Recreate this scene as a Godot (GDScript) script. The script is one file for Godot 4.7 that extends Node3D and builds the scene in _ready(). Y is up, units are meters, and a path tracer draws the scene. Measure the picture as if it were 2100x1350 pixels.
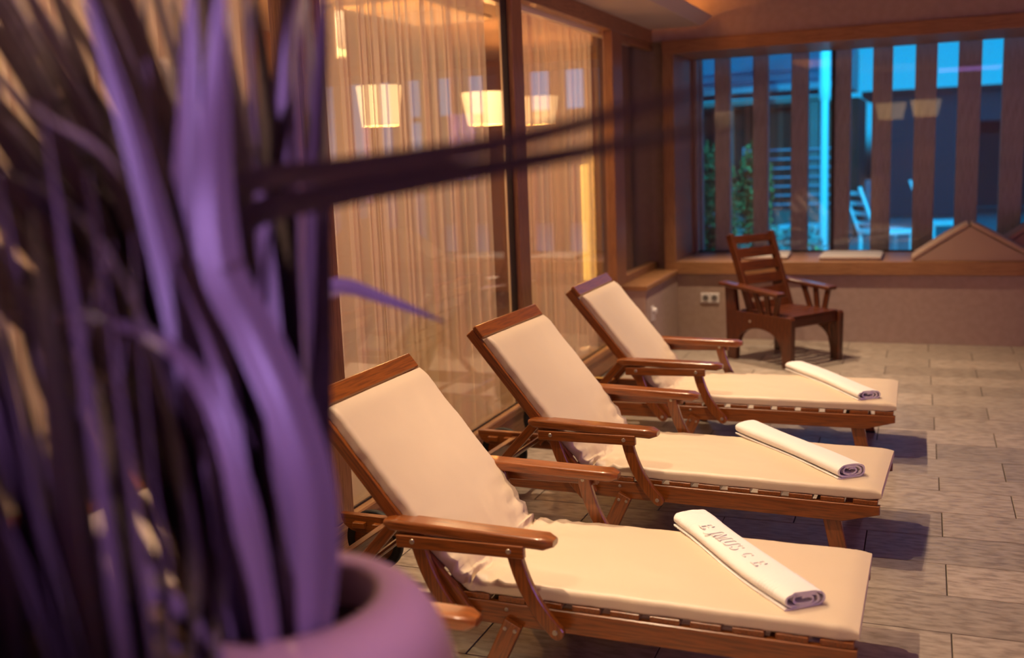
extends Node3D

const GX := -1.93          # face of the glass wall
const WZ := -5.40          # face of the window wall
const CEIL := 2.80
var rng := RandomNumberGenerator.new()
var M := {}
var taken := {}

# ------------------------------------------------------------------ nodes
func numbered(n: String) -> String:
	if not taken.has(n):
		taken[n] = 0
		return n
	taken[n] += 1
	return "%s_%03d" % [n, taken[n]]

func tag(o: Node3D, label: String, category: String, group := "", kind := "") -> Node3D:
	if label: o.set_meta("label", label)
	if category: o.set_meta("category", category)
	if group: o.set_meta("group", group)
	if kind: o.set_meta("kind", kind)
	return o

func thing(called: String, label: String, category: String, at := Vector3.ZERO, turn := 0.0, group := "") -> Node3D:
	var o := Node3D.new()
	o.name = numbered(called)
	add_child(o)
	o.position = at
	o.rotation.y = turn
	return tag(o, label, category, group)

func copy_of(src: Node3D, called: String, label: String, at: Vector3, turn: float) -> Node3D:
	var o: Node3D = src.duplicate()
	o.name = numbered(called)
	add_child(o)
	o.position = at
	o.rotation.y = turn
	o.set_meta("label", label)
	return o

func part(called: String, mesh: Mesh, mat: Material, parent: Node3D, tr := Transform3D()) -> MeshInstance3D:
	var o := MeshInstance3D.new()
	o.name = called
	o.mesh = mesh
	o.material_override = null
	if mat:
		o.set_surface_override_material(0, mat)
	o.transform = tr
	parent.add_child(o, true)
	return o

func structure(called: String, mesh: Mesh, mat: Material, tr := Transform3D()) -> MeshInstance3D:
	var o := MeshInstance3D.new()
	o.name = numbered(called)
	o.mesh = mesh
	if mat:
		o.set_surface_override_material(0, mat)
	o.transform = tr
	add_child(o)
	o.set_meta("kind", "structure")
	return o

func setting(called: String) -> Node3D:
	var o := Node3D.new()
	o.name = numbered(called)
	add_child(o)
	o.set_meta("kind", "structure")
	return o

# ------------------------------------------------------------------ mesh building
class Geo:
	var v := PackedVector3Array()
	var n := PackedVector3Array()
	var uv := PackedVector2Array()
	func tri(a: Vector3, b: Vector3, c: Vector3, out: Vector3) -> void:
		var nn := (a - c).cross(a - b)
		if nn.length_squared() < 1e-16: return
		nn = nn.normalized()
		if nn.dot(out) < 0.0:
			var t := b; b = c; c = t
			nn = -nn
		v.append(a); v.append(b); v.append(c)
		for i in 3:
			n.append(nn); uv.append(Vector2.ZERO)
	func quad(a: Vector3, b: Vector3, c: Vector3, d: Vector3, out: Vector3) -> void:
		tri(a, b, c, out); tri(a, c, d, out)
	func stri(a: Vector3, b: Vector3, c: Vector3, na: Vector3, nb: Vector3, nc: Vector3) -> void:
		var nn := (a - c).cross(a - b)
		if nn.length_squared() < 1e-18: return
		if nn.dot(na + nb + nc) < 0.0:
			var t := b; b = c; c = t
			t = nb; nb = nc; nc = t
		v.append(a); v.append(b); v.append(c)
		n.append(na); n.append(nb); n.append(nc)
		for i in 3: uv.append(Vector2.ZERO)
	func box(c: Vector3, s: Vector3, bev := 0.0) -> void:
		# chamfered box, centre and full size
		var h := s * 0.5
		var b := minf(bev, minf(h.x, minf(h.y, h.z)) * 0.9)
		if b <= 0.0:
			for ax in 3:
				for sg in [-1.0, 1.0]:
					var o := Vector3.ZERO; o[ax] = sg
					var u := Vector3.ZERO; u[(ax + 1) % 3] = h[(ax + 1) % 3]
					var w := Vector3.ZERO; w[(ax + 2) % 3] = h[(ax + 2) % 3]
					var m: Vector3 = c + o * h[ax]
					quad(m - u - w, m + u - w, m + u + w, m - u + w, o)
			return
		for ax in 3:
			var a1 := (ax + 1) % 3
			var a2 := (ax + 2) % 3
			for sg in [-1.0, 1.0]:
				var o := Vector3.ZERO; o[ax] = sg
				var u := Vector3.ZERO; u[a1] = h[a1] - b
				var w := Vector3.ZERO; w[a2] = h[a2] - b
				var m: Vector3 = c + o * h[ax]
				quad(m - u - w, m + u - w, m + u + w, m - u + w, o)
				for s2 in [-1.0, 1.0]:          # edge chamfer between ax and a1
					var o2 := Vector3.ZERO; o2[a1] = s2
					var p1: Vector3 = c + o * h[ax] + o2 * (h[a1] - b)
					var p2: Vector3 = c + o * (h[ax] - b) + o2 * h[a1]
					quad(p1 - w, p1 + w, p2 + w, p2 - w, o + o2)
		for sx in [-1.0, 1.0]:
			for sy in [-1.0, 1.0]:
				for sz in [-1.0, 1.0]:
					var k := Vector3(sx, sy, sz)
					tri(c + k * Vector3(h.x, h.y - b, h.z - b), c + k * Vector3(h.x - b, h.y, h.z - b), c + k * Vector3(h.x - b, h.y - b, h.z), k)
	func prism(poly: PackedVector2Array, z0: float, z1: float, bev := 0.0, swap := false) -> void:
		# polygon in x,y (or z,y when swap) pushed from z0 to z1, its edges chamfered
		var cnt := poly.size()
		var area := 0.0
		for i in cnt:
			var q := poly[(i + 1) % cnt]
			area += poly[i].x * q.y - q.x * poly[i].y
		if area < 0.0: poly.reverse()
		var ins := PackedVector2Array()
		for i in cnt:
			var a := poly[(i + cnt - 1) % cnt]
			var b := poly[i]
			var d := poly[(i + 1) % cnt]
			var e1 := (b - a).normalized()
			var e2 := (d - b).normalized()
			var n1 := Vector2(-e1.y, e1.x)
			var n2 := Vector2(-e2.y, e2.x)
			var m := n1 + n2
			m = m / maxf(0.4, m.dot(n1)) if m.length() > 0.01 else n1
			ins.append(b + m * bev)
		var put := func(q: Vector2, z: float) -> Vector3: return Vector3(z, q.y, q.x) if swap else Vector3(q.x, q.y, z)
		var tris := Geometry2D.triangulate_polygon(ins)
		var lo := minf(z0, z1)
		var hi := maxf(z0, z1)
		var ax: Vector3 = put.call(Vector2.ZERO, 1.0)
		for t in range(0, tris.size(), 3):
			tri(put.call(ins[tris[t]], lo), put.call(ins[tris[t + 1]], lo), put.call(ins[tris[t + 2]], lo), -ax)
			tri(put.call(ins[tris[t]], hi), put.call(ins[tris[t + 1]], hi), put.call(ins[tris[t + 2]], hi), ax)
		for i in cnt:
			var j := (i + 1) % cnt
			var e := (poly[j] - poly[i]).normalized()
			var o: Vector3 = put.call(Vector2(e.y, -e.x), 0.0)
			quad(put.call(poly[i], lo + bev), put.call(poly[j], lo + bev), put.call(poly[j], hi - bev), put.call(poly[i], hi - bev), o)
			if bev > 0.0:
				quad(put.call(poly[i], lo + bev), put.call(poly[j], lo + bev), put.call(ins[j], lo), put.call(ins[i], lo), o - ax)
				quad(put.call(poly[i], hi - bev), put.call(poly[j], hi - bev), put.call(ins[j], hi), put.call(ins[i], hi), o + ax)
	func grid(g: Array, wrap := false, caps := false, outward := true) -> void:
		# rows of points, smooth normals
		var R := g.size()
		var K: int = g[0].size()
		var nm := []
		var mid := Vector3.ZERO
		for r in R:
			for k in K: mid += g[r][k]
		mid /= float(R * K)
		var score := 0.0
		for r in R:
			var row := PackedVector3Array()
			for k in K:
				var k0 := (k + K - 1) % K if wrap else maxi(k - 1, 0)
				var k1 := (k + 1) % K if wrap else mini(k + 1, K - 1)
				var du: Vector3 = g[r][k1] - g[r][k0]
				var dv: Vector3 = g[mini(r + 1, R - 1)][k] - g[maxi(r - 1, 0)][k]
				var x := du.cross(dv)
				x = x.normalized() if x.length_squared() > 1e-20 else Vector3.UP
				row.append(x)
				score += x.dot(g[r][k] - mid)
			nm.append(row)
		var sg := -1.0 if (outward and score < 0.0) else 1.0
		var last := K if wrap else K - 1
		for r in R - 1:
			for k in last:
				var k1 := (k + 1) % K
				stri(g[r][k], g[r][k1], g[r + 1][k1], nm[r][k] * sg, nm[r][k1] * sg, nm[r + 1][k1] * sg)
				stri(g[r][k], g[r + 1][k1], g[r + 1][k], nm[r][k] * sg, nm[r + 1][k1] * sg, nm[r + 1][k] * sg)
		if caps:
			for e in [0, R - 1]:
				var c := Vector3.ZERO
				for k in K: c += g[e][k]
				c /= float(K)
				var other: int = 1 if e == 0 else R - 2
				var c2 := Vector3.ZERO
				for k in K: c2 += g[other][k]
				c2 /= float(K)
				for k in K:
					tri(c, g[e][k], g[e][(k + 1) % K], c - c2)
	func tube(pts: PackedVector3Array, r: float, seg := 8, caps := true, r1 := -1.0) -> void:
		var g := []
		for i in pts.size():
			var t := (pts[mini(i + 1, pts.size() - 1)] - pts[maxi(i - 1, 0)]).normalized()
			var a := t.cross(Vector3.UP if absf(t.y) < 0.9 else Vector3.RIGHT).normalized()
			var b := t.cross(a)
			var rr := r if r1 < 0.0 else lerpf(r, r1, float(i) / (pts.size() - 1))
			var row := PackedVector3Array()
			for k in seg:
				var w := TAU * k / seg
				row.append(pts[i] + (a * cos(w) + b * sin(w)) * rr)
			g.append(row)
		grid(g, true, caps)
	func lathe(prof: PackedVector2Array, seg := 32, c := Vector3.ZERO) -> void:
		var g := []
		for q in prof:
			var row := PackedVector3Array()
			for k in seg:
				var w := TAU * k / seg
				row.append(c + Vector3(cos(w) * q.x, q.y, sin(w) * q.x))
			g.append(row)
		grid(g, true, false)
	func mesh() -> ArrayMesh:
		var m := ArrayMesh.new()
		var a := []
		a.resize(Mesh.ARRAY_MAX)
		a[Mesh.ARRAY_VERTEX] = v
		a[Mesh.ARRAY_NORMAL] = n
		a[Mesh.ARRAY_TEX_UV] = uv
		m.add_surface_from_arrays(Mesh.PRIMITIVE_TRIANGLES, a)
		return m

func box_mesh(s: Vector3, bev := 0.003) -> ArrayMesh:
	var g := Geo.new()
	g.box(Vector3.ZERO, s, bev)
	return g.mesh()

func bx(called: String, parent: Node3D, mat: Material, lo: Vector3, hi: Vector3, bev := 0.003) -> MeshInstance3D:
	return part(called, box_mesh((hi - lo).abs(), bev), mat, parent, Transform3D(Basis(), (lo + hi) * 0.5))

func sbox(called: String, mat: Material, lo: Vector3, hi: Vector3, bev := 0.0) -> MeshInstance3D:
	return structure(called, box_mesh((hi - lo).abs(), bev), mat, Transform3D(Basis(), (lo + hi) * 0.5))

# a bar of length |ab| along its own x, "tall" across in the plane of the bar and up, "thick" sideways
func bar(called: String, parent: Node3D, mat: Material, a: Vector3, b: Vector3, tall: float, thick: float, bev := 0.003, side := Vector3(0, 0, 1)) -> MeshInstance3D:
	var x := (b - a).normalized()
	var z := (side - x * side.dot(x)).normalized()
	var y := z.cross(x)
	return part(called, box_mesh(Vector3((b - a).length(), tall, thick), bev), mat, parent, Transform3D(Basis(x, y, z), (a + b) * 0.5))

func bolt(parent: Node3D, at: Vector3, r := 0.008, out := Vector3(0, 0, 1)) -> void:
	var g := Geo.new()
	var prof := PackedVector2Array([Vector2(0.0001, 0.0035), Vector2(r * 0.35, 0.0034), Vector2(r * 0.4, 0.0018), Vector2(r * 0.62, 0.0036), Vector2(r * 0.9, 0.0025), Vector2(r, -0.002)])
	g.lathe(prof, 14)
	var y := out.normalized()
	var x := Vector3.RIGHT if absf(y.x) < 0.9 else Vector3.UP
	var z := x.cross(y).normalized()
	part("bolt", g.mesh(), M.steel, parent, Transform3D(Basis(x, y, z), at))

# rounded-rectangle ring, 2D
func ring(hw: float, hh: float, r: float, seg := 4) -> PackedVector2Array:
	var o := PackedVector2Array()
	for q in 4:
		var c := Vector2(hw - r, hh - r) * Vector2([1, -1, -1, 1][q], [1, 1, -1, -1][q])
		for i in seg + 1:
			var w := PI / 2 * (q + float(i) / seg)
			o.append(c + Vector2(cos(w), sin(w)) * r)
	return o

# ------------------------------------------------------------------ materials
func noise_tex(freq: float, cols: Array, stops: Array, seed_ := 1, octaves := 4, kind := FastNoiseLite.TYPE_SIMPLEX_SMOOTH) -> NoiseTexture2D:
	var f := FastNoiseLite.new()
	f.noise_type = kind
	f.seed = seed_
	f.frequency = freq
	f.fractal_octaves = octaves
	var t := NoiseTexture2D.new()
	t.width = 512; t.height = 512
	t.seamless = true
	t.noise = f
	if cols.size():
		var gr := Gradient.new()
		gr.offsets = PackedFloat32Array(stops)
		gr.colors = PackedColorArray(cols)
		t.color_ramp = gr
	return t

func mat(c: Color, rough := 0.6, spec := 0.5) -> StandardMaterial3D:
	var m := StandardMaterial3D.new()
	m.albedo_color = c
	m.roughness = rough
	m.metallic_specular = spec
	return m

# grain runs along the part's own x
func wood(dark: Color, mid: Color, light: Color, rough: float, coat: float, seed_: int, along := 0) -> StandardMaterial3D:
	var m := mat(Color.WHITE, rough)
	m.albedo_texture = noise_tex(0.012, [dark, mid, mid.lerp(light, 0.5), light, mid], [0.2, 0.42, 0.55, 0.68, 0.85], seed_, 5)
	m.uv1_triplanar = true
	m.uv1_scale = [Vector3(0.8, 15.0, 15.0), Vector3(15.0, 0.8, 15.0), Vector3(15.0, 15.0, 0.8)][along]
	if coat > 0.0:
		m.clearcoat_enabled = true
		m.clearcoat = coat
		m.clearcoat_roughness = 0.16
	return m

func make_materials() -> void:
	for i in 3:
		M["teak%d" % i] = wood(Color(0.40, 0.205, 0.06), Color(0.475, 0.25, 0.075), Color(0.54, 0.29, 0.092), 0.32, 0.6, 11, i)
		M["oak%d" % i] = wood(Color(0.52, 0.36, 0.22), Color(0.58, 0.405, 0.25), Color(0.63, 0.45, 0.29), 0.5, 0.1, 23, i)
		M["larch%d" % i] = wood(Color(0.55, 0.515, 0.49), Color(0.60, 0.565, 0.54), Color(0.65, 0.615, 0.59), 0.75, 0.0, 31, i)
		M["walnut%d" % i] = wood(Color(0.20, 0.085, 0.03), Color(0.29, 0.13, 0.045), Color(0.37, 0.175, 0.065), 0.36, 0.4, 47, i)
	M.steel = mat(Color(0.72, 0.68, 0.62), 0.3); M.steel.metallic = 0.9
	M.rubber = mat(Color(0.035, 0.035, 0.04), 0.6)
	M.cushion = mat(Color(0.795, 0.715, 0.615), 0.46)
	M.cushion.normal_enabled = true
	var cn := noise_tex(0.09, [], [], 5, 3)
	cn.as_normal_map = true; cn.bump_strength = 2.0
	M.cushion.normal_texture = cn
	M.cushion.normal_scale = 0.12
	M.cushion.uv1_triplanar = true
	M.cushion.uv1_scale = Vector3(3, 3, 3)
	M.towel = mat(Color(0.90, 0.88, 0.87), 0.95)
	M.towel.rim_enabled = true; M.towel.rim = 0.5
	var tn := noise_tex(0.25, [], [], 6, 2)
	tn.as_normal_map = true; tn.bump_strength = 6.0
	M.towel.normal_enabled = true
	M.towel.normal_texture = tn
	M.towel.normal_scale = 0.5
	M.towel.uv1_triplanar = true
	M.towel.uv1_scale = Vector3(7, 7, 7)
	for i in 5:
		var b: float = [1.0, 1.07, 1.13, 1.04, 1.10][i]
		var m := mat(Color.WHITE, 0.42)
		m.albedo_texture = noise_tex(0.014, [Color(0.47, 0.42, 0.375) * b, Color(0.54, 0.49, 0.44) * b, Color(0.575, 0.525, 0.475) * b, Color(0.61, 0.56, 0.51) * b], [0.15, 0.4, 0.6, 0.9], 60 + i, 6)
		m.roughness_texture = noise_tex(0.02, [Color(0.7, 0.7, 0.7), Color(1, 1, 1)], [0.3, 0.7], 70 + i, 4)
		m.uv1_triplanar = true
		m.uv1_scale = Vector3(1.4, 3.0, 4.2)
		m.uv1_offset = Vector3(0.13 * i, 0, 0.29 * i)
		M["tile%d" % i] = m
	M.grout = mat(Color(0.27, 0.235, 0.21), 0.9)
	M.plaster = mat(Color.WHITE, 0.9)
	M.plaster.albedo_texture = noise_tex(0.03, [Color(0.635, 0.545, 0.49), Color(0.655, 0.565, 0.51)], [0.3, 0.7], 81, 5)
	M.plaster.uv1_triplanar = true
	M.ceiling = mat(Color(0.66, 0.60, 0.57), 0.9)
	M.soffit = mat(Color(0.72, 0.66, 0.64), 0.85)
	M.warm_wall = mat(Color(0.50, 0.36, 0.20), 0.9)
	M.warm_floor = mat(Color(0.34, 0.25, 0.15), 0.7)
	M.glass = mat(Color(1, 1, 1, 0.03), 0.0)
	M.glass.transparency = BaseMaterial3D.TRANSPARENCY_ALPHA
	M.gasket = mat(Color(0.17, 0.12, 0.10), 0.6)
	M.sheer = mat(Color(0.97, 0.89, 0.78, 0.50), 0.9)
	M.sheer.transparency = BaseMaterial3D.TRANSPARENCY_ALPHA
	M.sheer.backlight_enabled = true
	M.sheer.backlight = Color(0.95, 0.9, 0.85)
	M.white_plastic = mat(Color(0.86, 0.84, 0.82), 0.35)
	M.planter = mat(Color(0.75, 0.62, 0.50), 0.55)
	M.soil = mat(Color.WHITE, 0.95)
	M.soil.albedo_texture = noise_tex(0.08, [Color(0.09, 0.06, 0.045), Color(0.24, 0.16, 0.11)], [0.3, 0.7], 91, 4)
	M.soil.uv1_triplanar = true
	M.soil.uv1_scale = Vector3(5, 5, 5)
	for i in 3:
		var c: Color = [Color(0.40, 0.335, 0.355), Color(0.36, 0.30, 0.32), Color(0.38, 0.32, 0.335)][i]
		var m := mat(c, 0.42)
		m.backlight_enabled = true
		m.backlight = Color(0.16, 0.10, 0.09)
		M["leaf%d" % i] = m
	M.blind = mat(Color(0.36, 0.31, 0.22), 0.85)
	M.pad = mat(Color(0.70, 0.66, 0.63), 0.8)
	M.wedge = mat(Color(0.66, 0.55, 0.47), 0.8)

# ------------------------------------------------------------------ camera, sky, lights
func look() -> void:
	var cam := Camera3D.new()
	cam.name = "camera"
	cam.transform = Transform3D(Basis(Vector3(0.929163, -0.039678, -0.367535), Vector3(-0.024677, 0.985348, -0.168761), Vector3(0.368846, 0.165876, 0.914570)), Vector3(0.128, 1.543, 2.9386))
	var at := CameraAttributesPhysical.new()
	at.exposure_aperture = 1.6
	at.frustum_focus_distance = 3.75
	at.frustum_focal_length = 36.3
	cam.attributes = at
	cam.fov = 35.382
	cam.near = 0.05
	cam.far = 200.0
	add_child(cam)
	cam.current = true
	var we := WorldEnvironment.new()
	we.name = "environment"
	var e := Environment.new()
	e.background_mode = Environment.BG_SKY
	var sky := Sky.new()
	var sm := ProceduralSkyMaterial.new()
	sm.sky_top_color = Color(0.0, 0.42, 0.66)
	sm.sky_horizon_color = Color(0.0, 0.58, 0.79)
	sm.sky_curve = 0.12
	sm.ground_bottom_color = Color(0.02, 0.06, 0.10)
	sm.ground_horizon_color = Color(0.05, 0.3, 0.45)
	sm.sky_energy_multiplier = 1.3
	sm.ground_energy_multiplier = 0.5
	sky.sky_material = sm
	e.sky = sky
	e.tonemap_mode = Environment.TONE_MAPPER_LINEAR
	e.tonemap_exposure = 1.0
	e.sdfgi_enabled = true
	e.ssao_enabled = true
	e.ssil_enabled = true
	we.environment = e
	add_child(we)

const WARM := Color(1.0, 0.87, 0.715)
const VIOLET := Color(0.74, 0.55, 1.0)

func glow(c: Color, e: float) -> StandardMaterial3D:
	var m := mat(c.lerp(Color.WHITE, 0.3), 0.5)
	m.emission_enabled = true
	m.emission = c
	m.emission_energy_multiplier = e
	return m

func area_light(parent: Node3D, at: Vector3, towards: Vector3, size: Vector2, c: Color, e: float) -> void:
	var a := AreaLight3D.new()
	a.name = "glow_light"
	a.area_size = size
	a.light_color = c
	a.light_energy = e
	a.shadow_enabled = true
	a.area_range = 20.0
	var z := -towards.normalized()
	var x := (Vector3.UP if absf(z.y) < 0.9 else Vector3.BACK).cross(z).normalized()
	a.transform = Transform3D(Basis(x, z.cross(x), z), at)
	parent.add_child(a, true)

func lamps() -> void:
	# recessed downlights over the backs of the loungers
	var places := [1.75, 0.42, -0.90, -2.30, -3.60, -4.75]
	var where := ["over the strap-leaved plant's far side", "over the lounger with the lettered towel, by the plant", "between the second and third loungers from the armchair", "over the gap between the two loungers nearest the armchair", "between the last lounger and the wooden armchair", "in front of the slatted window's corner"]
	for i in places.size():
		var t := thing("recessed_downlight", "small round recessed ceiling downlight " + where[i], "downlight", Vector3(-1.25, CEIL, places[i]), 0, "ceiling downlights along the glass wall")
		var g := Geo.new()
		g.lathe(PackedVector2Array([Vector2(0.036, -0.002), Vector2(0.038, -0.006), Vector2(0.052, -0.005), Vector2(0.054, 0.0)]), 24)
		part("trim_ring", g.mesh(), M.steel, t)
		g = Geo.new()
		g.lathe(PackedVector2Array([Vector2(0.0005, -0.003), Vector2(0.036, -0.003)]), 20)
		part("lens", g.mesh(), glow(WARM, 14.0), t)
		var s := SpotLight3D.new()
		s.name = "spot_light"
		s.light_color = WARM
		s.light_energy = [6.2, 6.2, 6.2, 6.2, 7.5, 7.5][i]
		s.light_size = 0.022
		s.spot_angle = 38.0
		s.spot_angle_attenuation = 0.75
		s.spot_range = 14.0
		s.spot_attenuation = 2.0
		s.shadow_enabled = true
		s.position = Vector3(0, -0.012, 0)
		t.add_child(s)
		var d := Vector3(0.24, -1, 0).normalized()
		var x := Vector3(0, 0, 1).cross(-d).normalized()
		s.basis = Basis(x, (-d).cross(x), -d)
	# cove strip hidden in the lowered edge above the glass wall
	var c := thing("cove_light", "warm light strip hidden in the lowered ceiling edge above the glass wall", "light strip", Vector3(-1.66, 2.50, -1.0))
	bx("strip", c, glow(Color(1.0, 0.62, 0.25), 3.0), Vector3(-0.012, 0, -4.3), Vector3(0.012, 0.012, 4.3), 0.0)
	area_light(c, Vector3(0, 0.02, 0), Vector3(0, 1, 0), Vector2(0.03, 8.6), Color(1.0, 0.66, 0.32), 5.5)
	# violet wall panel on the pool side, a weaker added fill overhead 
	var spots := [[Vector3(4.17, 1.75, 3.0), Vector3(-1, 0, 0), "large violet glowing wall panel on the pool side", VIOLET, 2.4, 0.6],
		[Vector3(4.17, 1.5, -1.2), Vector3(-1, 0, 0), "rose-violet glowing wall panel level with the loungers, on the pool side", Color(0.90, 0.62, 0.98), 2.4, 0.6],
		[Vector3(0.8, CEIL - 0.03, 5.0), Vector3(0, -1, 0), "added violet fill panel on the ceiling behind the viewer, near the rear wall", VIOLET, 0.7, 0.5]]
	for q in spots:
		var t := thing("coloured_light_panel", q[2], "light panel", q[0])
		var n: Vector3 = q[1]
		var h: float = q[5]
		var z := n
		var x := (Vector3.UP if absf(z.y) < 0.9 else Vector3.BACK).cross(z).normalized()
		var bs := Basis(x, z.cross(x), z)
		part("frame", box_mesh(Vector3(2 * h + 0.06, 2 * h + 0.06, 0.03), 0.004), M.steel, t, Transform3D(bs, n * 0.015))
		part("diffuser", box_mesh(Vector3(2 * h, 2 * h, 0.006), 0.0), glow(q[3], 1.0), t, Transform3D(bs, n * 0.031))
		area_light(t, n * 0.06, n, Vector2(2 * h, 2 * h), q[3], q[4])

	# violet spotlight on the ceiling, turned to the plant
	spot_lamp("violet_spotlight", "small ceiling spotlight throwing violet light on the strap leaves", "spotlight", Vector3(3.7, CEIL, 2.5), Vector3(-0.56, 1.56, 1.92), Color(0.80, 0.63, 1.0), 27.0, 6.8)
	# added floodlight, brightens the terrace things beyond what the sky gives
	spot_lamp("added_terrace_floodlight", "small added floodlight above the window outside, brightening the terrace", "floodlight", Vector3(0.28, 3.14, -6.62), Vector3(-0.7, 0.6, -12.5), Color(0.12, 0.78, 1.0), 34.0, 42.0)

func spot_lamp(called: String, label: String, category: String, at: Vector3, to: Vector3, c: Color, e: float, angle: float) -> void:
	var t := thing(called, label, category, at)
	if at.z < -6.0: bx("wall_arm", t, M.steel, Vector3(-0.02, -0.03, 0.0), Vector3(0.02, 0.0, 0.20), 0.002)
	var d := (to - at).normalized()
	var x := Vector3.UP.cross(-d).normalized()
	var b := Basis(x, (-d).cross(x), -d)
	bx("bracket", t, M.steel, Vector3(-0.03, -0.03, -0.03), Vector3(0.03, 0.0, 0.03), 0.003)
	bx("arm", t, M.steel, Vector3(-0.008, -0.11, -0.008), Vector3(0.008, -0.03, 0.008), 0.002)
	var g := Geo.new()
	g.lathe(PackedVector2Array([Vector2(0.0005, 0.07), Vector2(0.035, 0.068), Vector2(0.045, 0.05), Vector2(0.045, -0.07), Vector2(0.041, -0.07), Vector2(0.041, -0.055)]), 24)
	var o := Vector3(0, -0.15, 0)
	part("lamp_body", g.mesh(), M.gasket, t, Transform3D(Basis(b.x, b.z, -b.y), o))
	g = Geo.new()
	g.lathe(PackedVector2Array([Vector2(0.0005, -0.056), Vector2(0.041, -0.056)]), 20)
	part("lens", g.mesh(), glow(c, 5.0), t, Transform3D(Basis(b.x, b.z, -b.y), o))
	var s := SpotLight3D.new()
	s.name = "spot_light"
	s.light_color = c
	s.light_energy = e
	s.light_size = 0.03
	s.spot_angle = angle
	s.spot_angle_attenuation = 0.5
	s.spot_range = 30.0
	s.spot_attenuation = 2.0
	s.shadow_enabled = true
	s.transform = Transform3D(b, o + d * 0.075)
	t.add_child(s)

# ------------------------------------------------------------------ the room
func room() -> void:
	# floor: grout bed and tiles, rows as laid
	var fl := sbox("floor", M.grout, Vector3(-1.99, -0.2, -5.6), Vector3(4.4, -0.004, 6.2))
	var rows := [-5.40, -5.10, -4.80, -4.52, -4.235, -3.98, -3.715, -3.43, -3.15, -2.871, -2.60, -2.32, -2.03, -1.832, -1.54, -1.252, -0.967, -0.682, -0.39, -0.10, 0.19, 0.48, 0.77, 1.06, 1.35]
	var cache := {}
	for i in rows.size() - 1:
		var z0: float = rows[i]
		var z1: float = rows[i + 1]
		var off: float = (0.239 if i % 2 == rows.find(-0.39) % 2 else -0.046) + 0.0123 * (z0 + 0.4)
		var x := off - 0.57 * 4
		while x < 1.5:
			var xa := maxf(x, GX + 0.0) + 0.0022
			var xb := x + 0.57 - 0.0022
			if xb > xa + 0.03:
				var key := "%.3f_%.3f" % [xb - xa, z1 - z0]
				if not cache.has(key):
					cache[key] = box_mesh(Vector3(xb - xa, 0.01, z1 - z0 - 0.0044), 0.0012)
				part("tile", cache[key], M["tile%d" % rng.randi_range(0, 4)], fl, Transform3D(Basis(), Vector3((xa + xb) / 2, -0.005 + rng.randf_range(-0.0004, 0.0004), (z0 + z1) / 2) - fl.position))
			x += 0.57
	# the floor beyond the laid-out rows, out of the picture
	bx("paving", fl, M.tile1, Vector3(1.62, -0.01, -5.4) - fl.position, Vector3(4.3, 0.0, 6.0) - fl.position, 0.0)
	bx("paving", fl, M.tile1, Vector3(GX, -0.01, 1.352) - fl.position, Vector3(1.618, 0.0, 6.0) - fl.position, 0.0)

	# ceiling and its lowered edge
	sbox("ceiling", M.ceiling, Vector3(-2.1, CEIL, -5.6), Vector3(4.4, CEIL + 0.2, 6.2))
	var g := Geo.new()
	g.prism(PackedVector2Array([Vector2(-2.1, 2.48), Vector2(-1.53, 2.48), Vector2(-1.436, 2.545), Vector2(-1.452, 2.556), Vector2(-1.548, 2.498), Vector2(-2.1, 2.498)]), -5.36, 6.0, 0.003)
	structure("trim_soffit", g.mesh(), M.soffit)

	# window wall
	sbox("wall_window", M.plaster, Vector3(-1.93, -0.1, WZ - 0.25), Vector3(4.3, 0.53, WZ))
	sbox("wall_above_window", M.plaster, Vector3(-2.1, 2.39, WZ - 0.25), Vector3(4.3, CEIL, WZ))
	sbox("wall_window_end", M.plaster, Vector3(1.62, 0.53, WZ - 0.25), Vector3(4.3, 2.39, WZ))
	sbox("wall_right", M.plaster, Vector3(4.2, -0.1, -5.6), Vector3(4.4, CEIL, 6.2))
	sbox("wall_rear", M.plaster, Vector3(-2.1, -0.1, 6.0), Vector3(4.4, CEIL, 6.2))
	# return between the glass wall and the window frame
	sbox("wall_corner", M.plaster, Vector3(-2.25, 0.0, -5.62), Vector3(-1.80, 2.6, -5.505))

	# the deep window: board frame, ledge, glass
	var w := setting("window_1")
	bx("ledge", w, M.oak0, Vector3(-1.847, 0.53, -6.22), Vector3(1.62, 0.632, WZ + 0.03), 0.003)
	bx("head_board", w, M.oak0, Vector3(-1.847, 2.29, -6.22), Vector3(1.62, 2.39, WZ + 0.03), 0.003)
	bx("jamb", w, M.oak1, Vector3(-1.847, 0.632, -6.22), Vector3(-1.754, 2.29, WZ + 0.03), 0.003)
	bx("jamb", w, M.oak1, Vector3(1.53, 0.632, -6.22), Vector3(1.62, 2.29, WZ + 0.03), 0.003)
	bx("sash_stile", w, M.larch1, Vector3(-1.752, 0.634, -6.19), Vector3(-1.722, 2.288, -6.12), 0.003)
	bx("sash_stile", w, M.gasket, Vector3(-0.609, 0.634, -6.18), Vector3(-0.582, 2.288, -6.13), 0.002)
	bx("sash_stile", w, M.larch1, Vector3(1.50, 0.634, -6.19), Vector3(1.528, 2.288, -6.12), 0.003)
	bx("pane", w, M.glass, Vector3(-1.72, 0.634, -6.158), Vector3(-0.61, 2.288, -6.15), 0.0)
	bx("pane", w, M.glass, Vector3(-0.581, 0.634, -6.158), Vector3(1.50, 2.288, -6.15), 0.0)
	bx("bead", w, M.gasket, Vector3(-1.72, 0.632, -6.17), Vector3(1.5, 0.645, -6.14), 0.0)

	# glass wall
	var a := setting("wall_glass")
	bx("base_board", a, M.oak2, Vector3(-1.99, 0.0, -4.30), Vector3(GX - 0.012, 0.128, 2.62), 0.003)
	bx("base_rail", a, M.oak2, Vector3(-2.0, 0.128, -4.30), Vector3(GX, 0.170, 2.62), 0.006)
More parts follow.
